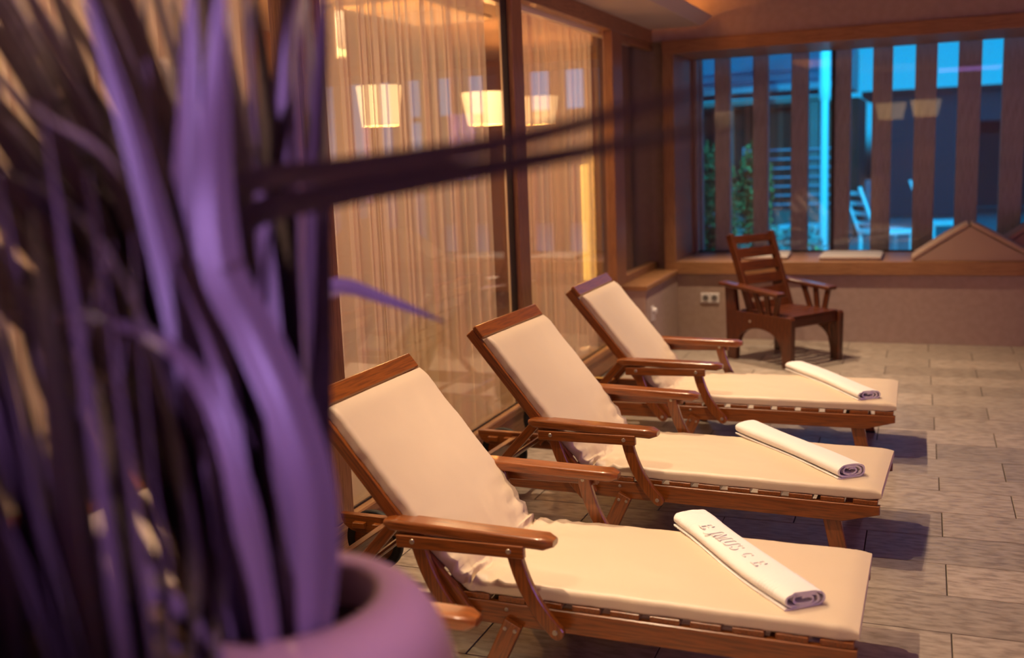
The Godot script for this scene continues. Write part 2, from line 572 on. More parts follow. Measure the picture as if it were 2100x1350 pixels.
	bx("head_rail", a, M.oak2, Vector3(-2.0, 2.377, -5.45), Vector3(GX, 2.484, 2.62), 0.004)
	for z in [[-0.43, -0.29], [-2.49, -2.34], [-4.45, -4.25], [2.46, 2.62]]:
		bx("post", a, M.oak1, Vector3(-2.0, 0.170, z[0]), Vector3(GX, 2.377, z[1]), 0.004)
	for z in [[-0.29, -0.27], [-2.34, -2.325]]:
		bx("post_gasket", a, M.gasket, Vector3(-1.99, 0.170, z[0]), Vector3(GX - 0.03, 2.377, z[1]), 0.0)
	bx("sash_post", a, M.oak1, Vector3(-2.0, 0.170, -0.27), Vector3(GX - 0.012, 2.377, -0.20), 0.003)
	for z in [[-0.20, 2.46], [-2.325, -0.43], [-4.25, -2.49]]:
		bx("pane", a, M.glass, Vector3(-1.986, 0.165, z[0]), Vector3(-1.978, 2.38, z[1]), 0.0)
		bx("bead", a, M.gasket, Vector3(-1.976, 0.170, z[0]), Vector3(-1.968, 0.178, z[1]), 0.0)
	bx("curtain_rail", a, M.white_plastic, Vector3(-2.10, 2.36, -5.3), Vector3(-2.04, 2.40, 2.6), 0.0)
	sbox("wall_left_rear", M.plaster, Vector3(-2.1, -0.1, 2.62), Vector3(GX, 2.5, 6.2))
	# dark fixed light at the corner
	var d := setting("window_2")
	bx("frame_stile", d, M.oak1, Vector3(-2.0, 0.566, -4.53), Vector3(GX - 0.008, 2.377, -4.45), 0.003)
	bx("frame_rail", d, M.oak2, Vector3(-2.0, 0.566, -5.50), Vector3(GX - 0.008, 0.62, -4.53), 0.003)
	bx("frame_rail", d, M.oak2, Vector3(-2.0, 2.33, -5.50), Vector3(GX - 0.02, 2.377, -4.53), 0.003)
	bx("pane", d, M.glass, Vector3(-1.985, 0.61, -5.50), Vector3(-1.977, 2.34, -4.53), 0.0)
	for k in 6:
		bx("blind_slat", d, M.blind, Vector3(-2.13 + 0.012 * (k % 2), 0.55, -4.68 - 0.15 * k), Vector3(-2.12 + 0.012 * (k % 2), 2.40, -4.54 - 0.15 * k), 0.0)
	# low casing under it, with its board
	var b := setting("trim_casing")
	bx("casing_side", b, M.plaster, Vector3(-1.93, 0.0, -5.40), Vector3(-1.75, 0.53, -4.385), 0.002)
	bx("casing_front", b, M.plaster, Vector3(-1.93, 0.0, -4.381), Vector3(-1.754, 0.53, -4.365), 0.001)
	bx("casing_board", b, M.oak2, Vector3(-1.99, 0.53, -5.40), Vector3(-1.735, 0.566, -4.345), 0.004)

	# the lit room behind the glass wall
	sbox("floor_side_room", M.warm_floor, Vector3(-5.0, -0.2, -8.0), Vector3(-2.0, -0.004, 3.6))
	sbox("ceiling_side_room", M.ceiling, Vector3(-5.0, 2.6, -8.0), Vector3(-2.0, 2.75, 3.6))
	sbox("wall_side_room_far", M.warm_wall, Vector3(-5.0, -0.1, -8.0), Vector3(-4.8, 2.7, 3.6))
	sbox("wall_side_room_end", M.warm_wall, Vector3(-5.0, -0.1, -8.2), Vector3(-2.14, 2.7, -8.0))
	sbox("wall_side_room_rear", M.warm_wall, Vector3(-5.0, -0.1, 3.6), Vector3(-2.0, 2.7, 3.8))
	sbox("wall_side_room_outer", M.warm_wall, Vector3(-2.30, -0.1, -8.0), Vector3(-2.16, 2.7, -5.0))

func socket_and_switch() -> void:
	var t := thing("double_socket", "white double power socket on the taupe wall under the window ledge", "socket", Vector3(-1.482, 0.333, WZ))
	bx("plate", t, M.white_plastic, Vector3(-0.075, -0.04, 0.0), Vector3(0.075, 0.04, 0.009), 0.003)
	for s in [-1, 1]:
		var g := Geo.new()
		g.lathe(PackedVector2Array([Vector2(0.0005, 0.001), Vector2(0.017, 0.001), Vector2(0.019, 0.004), Vector2(0.022, 0.0045), Vector2(0.024, 0.0)]), 20)
		part("outlet", g.mesh(), mat(Color(0.42, 0.40, 0.38), 0.5), t, Transform3D(Basis(Vector3(1, 0, 0), Vector3(0, 0, 1), Vector3(0, -1, 0)), Vector3(0.036 * s, 0, 0.009)))
	var v := thing("wall_valve", "small white valve knob on the side of the low casing", "valve", Vector3(-1.75, 0.335, -4.53))
	var g2 := Geo.new()
	g2.lathe(PackedVector2Array([Vector2(0.0005, 0.030), Vector2(0.020, 0.030), Vector2(0.024, 0.026), Vector2(0.024, 0.004), Vector2(0.018, 0.0)]), 18)
	part("knob", g2.mesh(), M.white_plastic, v, Transform3D(Basis(Vector3(0, -1, 0), Vector3(1, 0, 0), Vector3(0, 0, 1)), Vector3(0.006, 0.02, 0)))
	bx("back_plate", v, M.white_plastic, Vector3(0, -0.055, -0.032), Vector3(0.008, 0.055, 0.032), 0.003)
	bx("lever", v, M.white_plastic, Vector3(0.01, -0.05, -0.014), Vector3(0.022, 0.0, 0.014), 0.003)

# ------------------------------------------------------------------ loungers
func arc_post(p0: Vector2, p1: Vector2, ctrl: Vector2, w: float) -> PackedVector2Array:
	var l := PackedVector2Array()
	var r := PackedVector2Array()
	var cnt := 12
	for i in cnt + 1:
		var t := float(i) / cnt
		var q := p0.lerp(ctrl, t).lerp(ctrl.lerp(p1, t), t)
		var d := (ctrl.lerp(p1, t) - p0.lerp(ctrl, t)).normalized()
		var nn := Vector2(-d.y, d.x) * w * 0.5
		l.append(q + nn)
		r.append(q - nn)
	var d1 := (p1 - ctrl).normalized()
	var d0 := (p0 - ctrl).normalized()
	var o := PackedVector2Array()
	o.append_array(l)
	for i in range(1, 6):
		var a := PI * i / 6.0
		o.append(p1 + Vector2(-d1.y, d1.x) * cos(a) * w * 0.5 + d1 * sin(a) * w * 0.5)
	r.reverse()
	o.append_array(r)
	for i in range(1, 6):
		var a := PI * i / 6.0
		o.append(p0 + Vector2(-d0.y, d0.x) * cos(a) * w * 0.5 + d0 * sin(a) * w * 0.5)
	return o

func cushion_mesh() -> ArrayMesh:
	# centre line of the underside: along the seat, a bend, up the back
	var hinge := Vector2(-1.137, 0.2505)
	var dirb := Vector2(-0.6372, 0.7707).normalized()
	var rad := 0.085
	var turn := PI - acos(Vector2(1, 0).dot(dirb))
	var tl := rad * tan(turn / 2.0)
	var pts: Array[Vector2] = []
	var ss: Array[float] = []          # signed distance from the bend
	var n1 := 46
	for i in n1:
		var x := lerpf(0.0, hinge.x + tl, float(i) / n1)
		pts.append(Vector2(x, hinge.y)); ss.append(x - hinge.x)
	var cc := Vector2(hinge.x + tl, hinge.y + rad)
	for i in 15:
		var a := turn * i / 14.0
		pts.append(cc + Vector2(-sin(a), -cos(a)) * rad); ss.append(tl * (1.0 - 2.0 * i / 14.0))
	var start := hinge + dirb * tl
	var lb := 0.69 - tl
	var n2 := 32
	for i in range(1, n2 + 1):
		pts.append(start + dirb * lb * i / n2); ss.append(-tl - lb * i / n2)
	var nz := FastNoiseLite.new()
	nz.seed = 4; nz.frequency = 1.0
	var g := []
	var total := pts.size()
	var base := PackedVector2Array()
	# ring across the cushion: bottom flat, rounded sides, crowned top
	var th := 0.043
	var hw := 0.283
	base.append(Vector2(-hw + 0.02, 0.0)); 
	for i in range(1, 7):
		base.append(Vector2(lerpf(-hw + 0.02, hw - 0.02, i / 6.0), 0.0))
	for i in range(1, 5):
		var a := -PI / 2 + PI / 2 * i / 4.0
		base.append(Vector2(hw - 0.008 + cos(a) * 0.008, 0.008 + sin(a) * 0.008))
	for i in range(0, 5):
		var a := PI / 2 * i / 4.0
		base.append(Vector2(hw - 0.016 + cos(a) * 0.016, th - 0.016 + sin(a) * 0.016))
	for i in range(1, 32):
		base.append(Vector2(lerpf(hw - 0.016, -hw + 0.016, i / 32.0), th))
	for i in range(0, 5):
		var a := PI / 2 + PI / 2 * i / 4.0
		base.append(Vector2(-hw + 0.016 + cos(a) * 0.016, th - 0.016 + sin(a) * 0.016))
	for i in range(0, 4):
		var a := PI + PI / 2 * i / 4.0
		base.append(Vector2(-hw + 0.008 + cos(a) * 0.008, 0.008 + sin(a) * 0.008))
	for i in total:
		var t := (pts[mini(i + 1, total - 1)] - pts[maxi(i - 1, 0)]).normalized()   # towards the head
		var up := Vector2(t.y, -t.x)                                               # away from the frame
		if up.y < 0 : up = -up
		var s: float = ss[i]
		var ends := minf(float(i) / 2.0, float(total - 1 - i) / 2.0)
		var squeeze := 1.0 if ends >= 1.0 else lerpf(0.62, 1.0, sqrt(ends))
		var row := PackedVector3Array()
		for q in base:
			var u := q.x / hw
			var h := q.y
			var w := q.x
			if h > 0.012:
				var e := absf(u)
				var near := exp(-pow(s / 0.16, 2.0))
				h += 0.006 * (1.0 - u * u) * clampf(h / th, 0, 1)          # crown
				h -= 0.012 * near * (1.0 - 0.4 * e)                         # sinks in the bend
				# gathers that fan out from the bend at both edges
				var fan := sin(s * 95.0 + u * 4.0 + 2.6 * nz.get_noise_2d(s * 9.0, u * 2.0)) * 0.0125
				h += fan * near * smoothstep(0.25, 1.0, e)
				h += 0.008 * nz.get_noise_2d(s * 3.4 + 3.0, u * 2.1) * (0.35 + near)
				h += 0.005 * nz.get_noise_2d(s * 8.0, u * 5.0) * near
			if absf(u) > 0.9:
				w += signf(u) * (0.005 * nz.get_noise_2d(s * 14.0, signf(u) * 7.0) + 0.004 * sin(s * 90.0) * exp(-pow(s / 0.13, 2.0)))
				w *= 1.0
			h = th * 0.5 + (h - th * 0.5) * squeeze
			var p := pts[i] + up * h
			row.append(Vector3(p.x, p.y, w * (0.985 + 0.015 * squeeze) * lerpf(1.0, 1.075, smoothstep(0.03, 0.2, -s))))
		g.append(row)
	var geo := Geo.new()
	geo.grid(g, true, true)
	return geo.mesh()

func armrest_mesh() -> ArrayMesh:
	var g := []
	var L := 0.545
	for i in 21:
		var t := float(i) / 20.0
		var x := (t - 0.5) * L
		var e := minf(t, 1.0 - t) * L
		var k := 1.0 if e > 0.03 else sqrt(maxf(0.0, 1.0 - pow(1.0 - e / 0.03, 2.0)))
		var row := PackedVector3Array()
		for q in ring(0.036 * lerpf(0.62, 1.0, k), 0.0175 * lerpf(0.55, 1.0, k), 0.009, 3):
			row.append(Vector3(x, q.y, q.x))
		g.append(row)
	var geo := Geo.new()
	geo.grid(g, true, true)
	return geo.mesh()

func wheel_mesh() -> ArrayMesh:
	var g := Geo.new()
	g.lathe(PackedVector2Array([Vector2(0.085, -0.012), Vector2(0.112, -0.014), Vector2(0.119, -0.008), Vector2(0.119, 0.008), Vector2(0.112, 0.014), Vector2(0.085, 0.012), Vector2(0.085, -0.012)]), 40)
	return g.mesh()

func make_lounger() -> Node3D:
	var t := thing("steamer_lounger", "", "lounger", Vector3.ZERO, 0.0, "wooden steamer loungers in a row along the glass wall")
	for s in [-1.0, 1.0]:
		# long side rail, cut away under the foot end and rounded at the head end
		var poly := PackedVector2Array([Vector2(-0.004, 0.232), Vector2(-0.004, 0.199), Vector2(-0.135, 0.162), Vector2(-1.84, 0.162), Vector2(-1.865, 0.167), Vector2(-1.893, 0.185), Vector2(-1.906, 0.206), Vector2(-1.91, 0.232)])
		var g := Geo.new()
		g.prism(poly, 0.265 * s, 0.29 * s, 0.003)
		part("side_rail", g.mesh(), M.teak0, t)
		# back rail from the side rail up to the head board
		bar("back_rail", t, M.teak0, Vector3(-1.098, 0.176, 0.3035 * s), Vector3(-1.632, 0.822, 0.3035 * s), 0.042, 0.021, 0.003)
		# armrest with its bearer and two bowed posts
		part("armrest", armrest_mesh(), M.teak0, t, Transform3D(Basis(Vector3(0, 0, 1), -0.02), Vector3(-1.094, 0.458, 0.320 * s)))
		bar("arm_bearer", t, M.teak0, Vector3(-1.318, 0.417, 0.349 * s), Vector3(-0.905, 0.425, 0.349 * s), 0.040, 0.019, 0.003)
		for k in 2:
			g = Geo.new()
			if k == 0:
				g.prism(arc_post(Vector2(-0.950, 0.427), Vector2(-0.822, 0.183), Vector2(-0.918, 0.272), 0.045), 0.316 * s, 0.338 * s, 0.003)
			else:
				g.prism(arc_post(Vector2(-1.262, 0.421), Vector2(-1.130, 0.176), Vector2(-1.228, 0.268), 0.045), 0.3155 * s, 0.337 * s, 0.003)
			part("arm_post", g.mesh(), M.teak1, t)
		for q in [Vector3(-1.263, 0.421, 0.359), Vector3(-0.952, 0.425, 0.359), Vector3(-0.826, 0.185, 0.338), Vector3(-1.133, 0.178, 0.338)]:
			bolt(t, Vector3(q.x, q.y, q.z * s), 0.0085, Vector3(0, 0, s))
		for q in [Vector3(-1.263, 0.421, 0.316), Vector3(-0.952, 0.427, 0.316)]:
			bolt(t, Vector3(q.x, q.y, q.z * s), 0.0075, Vector3(0, 0, -s))
		# middle leg screwed to the outside of the rail
		bar("middle_leg", t, M.teak0, Vector3(-1.052, 0.002, 0.3015 * s), Vector3(-0.968, 0.180, 0.3015 * s), 0.058, 0.023, 0.003)
		for q in [Vector3(-0.993, 0.163, 0.313), Vector3(-0.962, 0.158, 0.313), Vector3(-0.995, 0.213, 0.29)]:
			bolt(t, Vector3(q.x, q.y, q.z * s), 0.0065, Vector3(0, 0, s))
		# foot leg inside the rail
		bar("foot_leg", t, M.teak0, Vector3(-0.142, 0.001, 0.2525 * s), Vector3(-0.186, 0.205, 0.2525 * s), 0.062, 0.024, 0.003)
		bx("foot_cap", t, M.rubber, Vector3(-0.172, 0.0, 0.2525 * s - 0.0135), Vector3(-0.111, 0.012, 0.2525 * s + 0.0135), 0.002)
		# stay that props the back on the rail
		bar("back_stay", t, M.teak0, Vector3(-1.352, 0.452, 0.2745 * s), Vector3(-1.585, 0.196, 0.2545 * s), 0.038, 0.018, 0.003)
		for k in 3:
			bx("notch_block", t, M.teak0, Vector3(-1.845 + 0.085 * k, 0.186, 0.242 * s), Vector3(-1.795 + 0.085 * k, 0.208, 0.2645 * s), 0.002)
		# wheel at the head end
		var wt := Transform3D(Basis(Vector3(1, 0, 0), Vector3(0, 0, 1), Vector3(0, -1, 0)), Vector3(-1.79, 0.119, 0.312 * s))
		var wh := part("wheel", wheel_mesh(), M.rubber, t, wt)
		g = Geo.new()
		g.lathe(PackedVector2Array([Vector2(0.0005, -0.010), Vector2(0.086, -0.009), Vector2(0.086, 0.009), Vector2(0.0005, 0.010)]), 32)
		part("wheel_disc", g.mesh(), M.teak0, wh)
		g = Geo.new()
		g.prism(PackedVector2Array([Vector2(-1.83, 0.17), Vector2(-1.75, 0.17), Vector2(-1.77, 0.095), Vector2(-1.81, 0.095)]), 0.268 * s, 0.287 * s, 0.002)
		part("axle_block", g.mesh(), M.teak0, t)
	var ax := Geo.new()
	ax.tube(PackedVector3Array([Vector3(-1.79, 0.119, -0.30), Vector3(-1.79, 0.119, 0.30)]), 0.008, 10)
	part("axle", ax.mesh(), M.steel, t)
	# slats across the seat, and the bars across the head end
	for i in 10:
		var x := -0.012 - i * 0.1155
		if x < -1.09: break
		bx("seat_slat", t, M.teak2, Vector3(x - 0.086, 0.2325, -0.286), Vector3(x, 0.2505, 0.286), 0.002)
	bx("cross_bar", t, M.teak2, Vector3(-1.72, 0.17, -0.2645), Vector3(-1.69, 0.215, 0.2645), 0.002)
	bx("cross_bar", t, M.teak2, Vector3(-0.235, 0.175, -0.2405), Vector3(-0.21, 0.225, 0.2405), 0.002)
	bx("cross_bar", t, M.teak2, Vector3(-1.06, 0.18, -0.2645), Vector3(-1.035, 0.225, 0.2645), 0.002)
	bar("stay_bar", t, M.teak2, Vector3(-1.55, 0.235, -0.245), Vector3(-1.55, 0.235, 0.245), 0.02, 0.02, 0.006, Vector3(1, 0, 0))
	# slats of the back, under the cushion, and the head board
	var d := Vector3(-0.6372, 0.7707, 0)
	var up := Vector3(0.7707, 0.6372, 0)
	for i in 6:
		var c := Vector3(-1.098, 0.176, 0) + d * (0.10 + i * 0.115) + up * 0.0105
		part("back_slat", box_mesh(Vector3(0.084, 0.016, 0.582), 0.002), M.teak2, t, Transform3D(Basis(-d, up, Vector3(0, 0, 1)), c))
	part("head_board", box_mesh(Vector3(0.062, 0.022, 0.63), 0.004), M.teak2, t, Transform3D(Basis(-d, up, Vector3(0, 0, 1)), Vector3(-1.098, 0.176, 0) + d * 0.812 + up * 0.0325))
	part("cushion", cushion_mesh(), M.cushion, t)
	return t

func loungers() -> void:
	var a := make_lounger()
	a.set_meta("label", "wooden steamer lounger whose white towel carries raised lettering")
	a.rotation.y = -0.011
	copy_of(a, "steamer_lounger", "wooden steamer lounger second from the wooden armchair, with a plain white towel", Vector3(0.0215, 0, -1.158), -0.05)
	copy_of(a, "steamer_lounger", "wooden steamer lounger next to the wooden armchair, with a short plain towel", Vector3(0.0226, 0, -2.495), 0.007)
	copy_of(a, "steamer_lounger", "wooden steamer lounger mostly hidden behind the strap-leaved plant", Vector3(-0.005, 0, 1.13), 0.03)

# ------------------------------------------------------------------ towels
func towel(label: String, at: Vector3, dir: Vector2, length: float, wid: float, hgt: float, lettered: bool, sd: int) -> void:
	var yaw := atan2(-dir.y, dir.x)
	var t := thing("folded_towel", label, "towel", at, yaw, "white towels on the loungers")
	var nz := FastNoiseLite.new()
	nz.seed = sd; nz.frequency = 1.0
	# spiral cross-section: outer loop, then folds inside
	var cross := PackedVector2Array()
	var turns := 2.75
	var steps := 78
	for i in steps + 1:
		var f := float(i) / steps
		var a := -2.3 + f * turns * TAU
		var k := 1.0 - f * 0.80
		var c := Vector2(signf(cos(a)) * pow(absf(cos(a)), 0.72), signf(sin(a)) * pow(absf(sin(a)), 0.8))
		var inner := Vector2(0.12 * f * wid, 0.0)
		cross.append(Vector2(c.x * (wid * 0.5) * k, c.y * hgt * 0.5 * (1.0 - f * 0.72)) + inner * 0.6)
	var th := 0.0032
	var rows := 150 if lettered else 44
	var gout := []
	for r in rows + 1:
		var f := float(r) / rows
		var x := (f - 0.5) * length
		var endsq := 1.0 + 0.05 * sin(f * 7.0 + sd)
		var bend := 0.008 * sin(f * 4.4 + sd * 1.7)
		var row := PackedVector3Array()
		var loop := PackedVector2Array()
		for i in cross.size():
			var q := cross[i]
			var tg := (cross[mini(i + 1, cross.size() - 1)] - cross[maxi(i - 1, 0)]).normalized()
			loop.append(q + Vector2(tg.y, -tg.x) * th)
		for i in range(cross.size() - 1, -1, -1):
			var q := cross[i]
			var tg := (cross[mini(i + 1, cross.size() - 1)] - cross[maxi(i - 1, 0)]).normalized()
			loop.append(q - Vector2(tg.y, -tg.x) * th)
		for i in loop.size():
			var q := loop[i]
			var w := nz.get_noise_3d(x * 5.0, q.x * 14.0, q.y * 14.0) * 0.0045
			var rib := 0.0
			if lettered and i < 40:
				if f > 0.03 and f < 0.17 or f > 0.80 and f < 0.93:
					rib = 0.0022 * sin(x * TAU / 0.0135)
			var sc := 1.0 + w / 0.03 * 0.35
			var p := Vector2(q.x * endsq, q.y * sc) 
			p += p.normalized() * rib
			var sag := -0.004 * absf(f - 0.5)
			row.append(Vector3(x + 0.01 * nz.get_noise_2d(q.x * 20.0, f), p.y + hgt * 0.5 + sag, -p.x + bend))
		gout.append(row)
	var geo := Geo.new()
	geo.grid(gout, true, false)
	# end faces between the two sides of the cloth
	var cnt := cross.size()
	for e in [0, rows]:
		for i in cnt - 1:
			var j := 2 * cnt - 1 - i
			geo.quad(gout[e][i], gout[e][i + 1], gout[e][j - 1], gout[e][j], Vector3(-1 if e == 0 else 1, 0, 0))
	part("cloth", geo.mesh(), M.towel, t)
	if lettered:
		var font := SystemFont.new()
		font.font_names = PackedStringArray(["Droid Serif"])
		font.font_italic = true
		var words := [["E", -0.185, 0.058, 0.010], ["JMUS", -0.055, 0.064, 0.006], ["C", 0.070, 0.048, 0.008], ["E", 0.140, 0.056, 0.008]]
		for wd in words:
			var tm := TextMesh.new()
			tm.font = font
			tm.text = wd[0]
			tm.font_size = 48
			tm.pixel_size = wd[2] / 48.0
			tm.depth = 0.003
			tm.curve_step = 1.0
			part("lettering", tm, M.towel, t, Transform3D(Basis(Vector3(1, 0, 0), Vector3(0, 0, -1), Vector3(0, 1, 0)), Vector3(wd[1], hgt + 0.0002, 0.012)))

func towels() -> void:
	towel("white towel folded long with raised lettering and ribbed ends on a cream cushion", Vector3(-0.372, 0.297, -0.068), Vector2(0.475, 0.60).normalized(), 0.70, 0.150, 0.050, true, 3)
	towel("plain white folded towel with a coiled end on the lounger second from the armchair", Vector3(-0.345, 0.297, -1.158 - 0.10), Vector2(0.50, 0.60).normalized(), 0.72, 0.135, 0.056, false, 8)
	towel("short plain white folded towel on the lounger next to the wooden armchair", Vector3(-0.318, 0.297, -2.495 - 0.093), Vector2(0.40, 0.60).normalized(), 0.78, 0.135, 0.046, false, 13)

# ------------------------------------------------------------------ armchair
func armchair() -> void:
	var t := thing("wooden_armchair", "dark wooden slatted armchair with arched sides beside the window wall", "armchair", Vector3(-0.798, 0, -4.645), 0.94)
	for s in [-1.0, 1.0]:
		# side panel: two legs, an arched apron, a rear post up to the arm
		var p := PackedVector2Array()
		p.append_array([Vector2(-0.315, 0.0), Vector2(-0.225, 0.0), Vector2(-0.218, 0.09)])
		for i in range(0, 13):
			var a := PI - PI * i / 12.0
			p.append(Vector2(0.005 + cos(a) * 0.205, 0.13 + sin(a) * 0.125))
		p.append_array([Vector2(0.222, 0.09), Vector2(0.226, 0.0), Vector2(0.305, 0.0), Vector2(0.312, 0.345), Vector2(0.30, 0.362), Vector2(-0.22, 0.362), Vector2(-0.245, 0.528), Vector2(-0.335, 0.538), Vector2(-0.325, 0.34)])
		var g := Geo.new()
		g.prism(p, (0.222 if s > 0 else -0.268), (0.268 if s > 0 else -0.222), 0.004, true)
		part("side_panel", g.mesh(), M.walnut1, t)
		# arm board
		bar("arm", t, M.walnut0, Vector3(0.262 * s, 0.556, -0.365), Vector3(0.262 * s, 0.512, 0.215), 0.028, 0.088, 0.006, Vector3(1, 0, 0))
		# splayed slats under the arm
		for k in 3:
			bar("arm_slat", t, M.walnut0, Vector3(0.247 * s, 0.358, 0.02 + 0.065 * k), Vector3(0.252 * s, 0.526 - 0.008 * k, -0.055 + 0.118 * k), 0.042, 0.018, 0.002, Vector3(1, 0, 0))
		# back stile
		bar("back_stile", t, M.walnut0, Vector3(0.197 * s, 0.27, -0.10), Vector3(0.205 * s, 0.905, -0.345), 0.060, 0.032, 0.004, Vector3(1, 0, 0))
		# peg that holds the back
		bolt(t, Vector3(0.2685 * s, 0.30, -0.08), 0.010, Vector3(s, 0, 0))
	var d := Vector3(0, 0.635, -0.245).normalized()
	var fw := Vector3(0, 0.245, 0.635).normalized()
	for k in 6:
		var c := Vector3(0, 0.27, -0.10) + d * (0.635 - 0.102 * k) 
		if k == 0: c += d * 0.002
		part("back_slat", box_mesh(Vector3(0.40 - 0.002 * k, 0.058 if k == 0 else 0.072, 0.018), 0.003), M.walnut0, t, Transform3D(Basis(Vector3(1, 0, 0), d, fw), c))
	bx("front_rail", t, M.walnut0, Vector3(-0.2215, 0.285, 0.255), Vector3(0.2215, 0.352, 0.285), 0.005)
	bx("rear_rail", t, M.walnut0, Vector3(-0.2215, 0.255, -0.275), Vector3(0.2215, 0.325, -0.25), 0.004)
	for k in 7:
		bx("seat_slat", t, M.walnut0, Vector3(-0.2215, 0.352, 0.288 - 0.074 * k - 0.058), Vector3(0.2215, 0.370, 0.288 - 0.074 * k), 0.003)

# ------------------------------------------------------------------ cushions on the window ledge
func wedge(label: String, at: Vector3, turn: float, wl: float, wr: float, h: float, depth: float) -> void:
	var t := thing("wedge_cushion", label, "cushion", at, turn, "wedge cushions on the window ledge")
	var g := Geo.new()
	g.prism(PackedVector2Array([Vector2(-wl, 0.0), Vector2(wr, 0.0), Vector2(0.0, h - 0.03)]), -depth, 0.0, 0.004)
	part("core", g.mesh(), M.wedge, t)
	for s in [-1.0, 1.0]:
		var w := wl if s < 0 else wr
		var e := Vector2(s * w, 0.0)
		var top := Vector2(0.0, h - 0.03)
		var dr := (e - top).normalized()
		var up := Vector2(-dr.y, dr.x) if s < 0 else Vector2(dr.y, -dr.x)
		if up.y < 0: up = -up
		var ln := (e - top).length()
		var gr := []
		for i in 14:
			var f := i / 13.0
			var k := 1.0 if minf(f, 1 - f) > 0.05 else 0.72
			var row := PackedVector3Array()
			for q in ring(depth * 0.5 * (1.0 if k == 1.0 else 0.985), 0.018 * k, 0.012 * k, 3):
				var m := top.lerp(e, f) + up * (0.019 + q.y + 0.004 * sin(f * PI))
				row.append(Vector3(m.x, m.y, q.x - depth * 0.5 + 0.004))
			gr.append(row)
		var geo := Geo.new()
		geo.grid(gr, true, true)
		part("top_pad", geo.mesh(), M.wedge, t)

func ledge_things() -> void:
	wedge("tan wedge cushion peaked like a roof, in full view on the window ledge", Vector3(0.445, 0.634, -5.415), 0.0, 0.385, 0.44, 0.285, 0.34)
	wedge("tan wedge cushion turned aslant behind the peaked one on the window ledge", Vector3(1.06, 0.634, -5.80), 0.03, 0.46, 0.34, 0.36, 0.30)
	var pads := [[-0.405, 0.46, 0.0, "thin square seat pad lying on the middle of the window ledge"], [-1.10, 0.42, 0.05, "thin seat pad on the window ledge behind the wooden armchair"]]
	for k in 2:
		var t := thing("seat_pad", pads[k][3], "seat pad", Vector3(pads[k][0], 0.632, -5.68 - 0.02 * k), pads[k][2], "seat pads on the window ledge")
		var gr := []
		for i in 12:
			var f := i / 11.0
			var w: float = pads[k][1]
			var kk := 1.0 if minf(f, 1 - f) > 0.05 else 0.7
			var row := PackedVector3Array()
			for q in ring(0.225, 0.017 * kk, 0.011 * kk, 3):
				row.append(Vector3((f - 0.5) * w, q.y + 0.0185, q.x))
			gr.append(row)
		var geo := Geo.new()
		geo.grid(gr, true, true)
		part("pad", geo.mesh(), M.pad, t)
		var gp := Geo.new()
		var w2: float = pads[k][1] * 0.5 - 0.002
		gp.tube(PackedVector3Array([Vector3(-w2, 0.0185, 0.226), Vector3(w2, 0.0185, 0.226)]), 0.004, 6)
		part("piping", gp.mesh(), M.wedge, t)

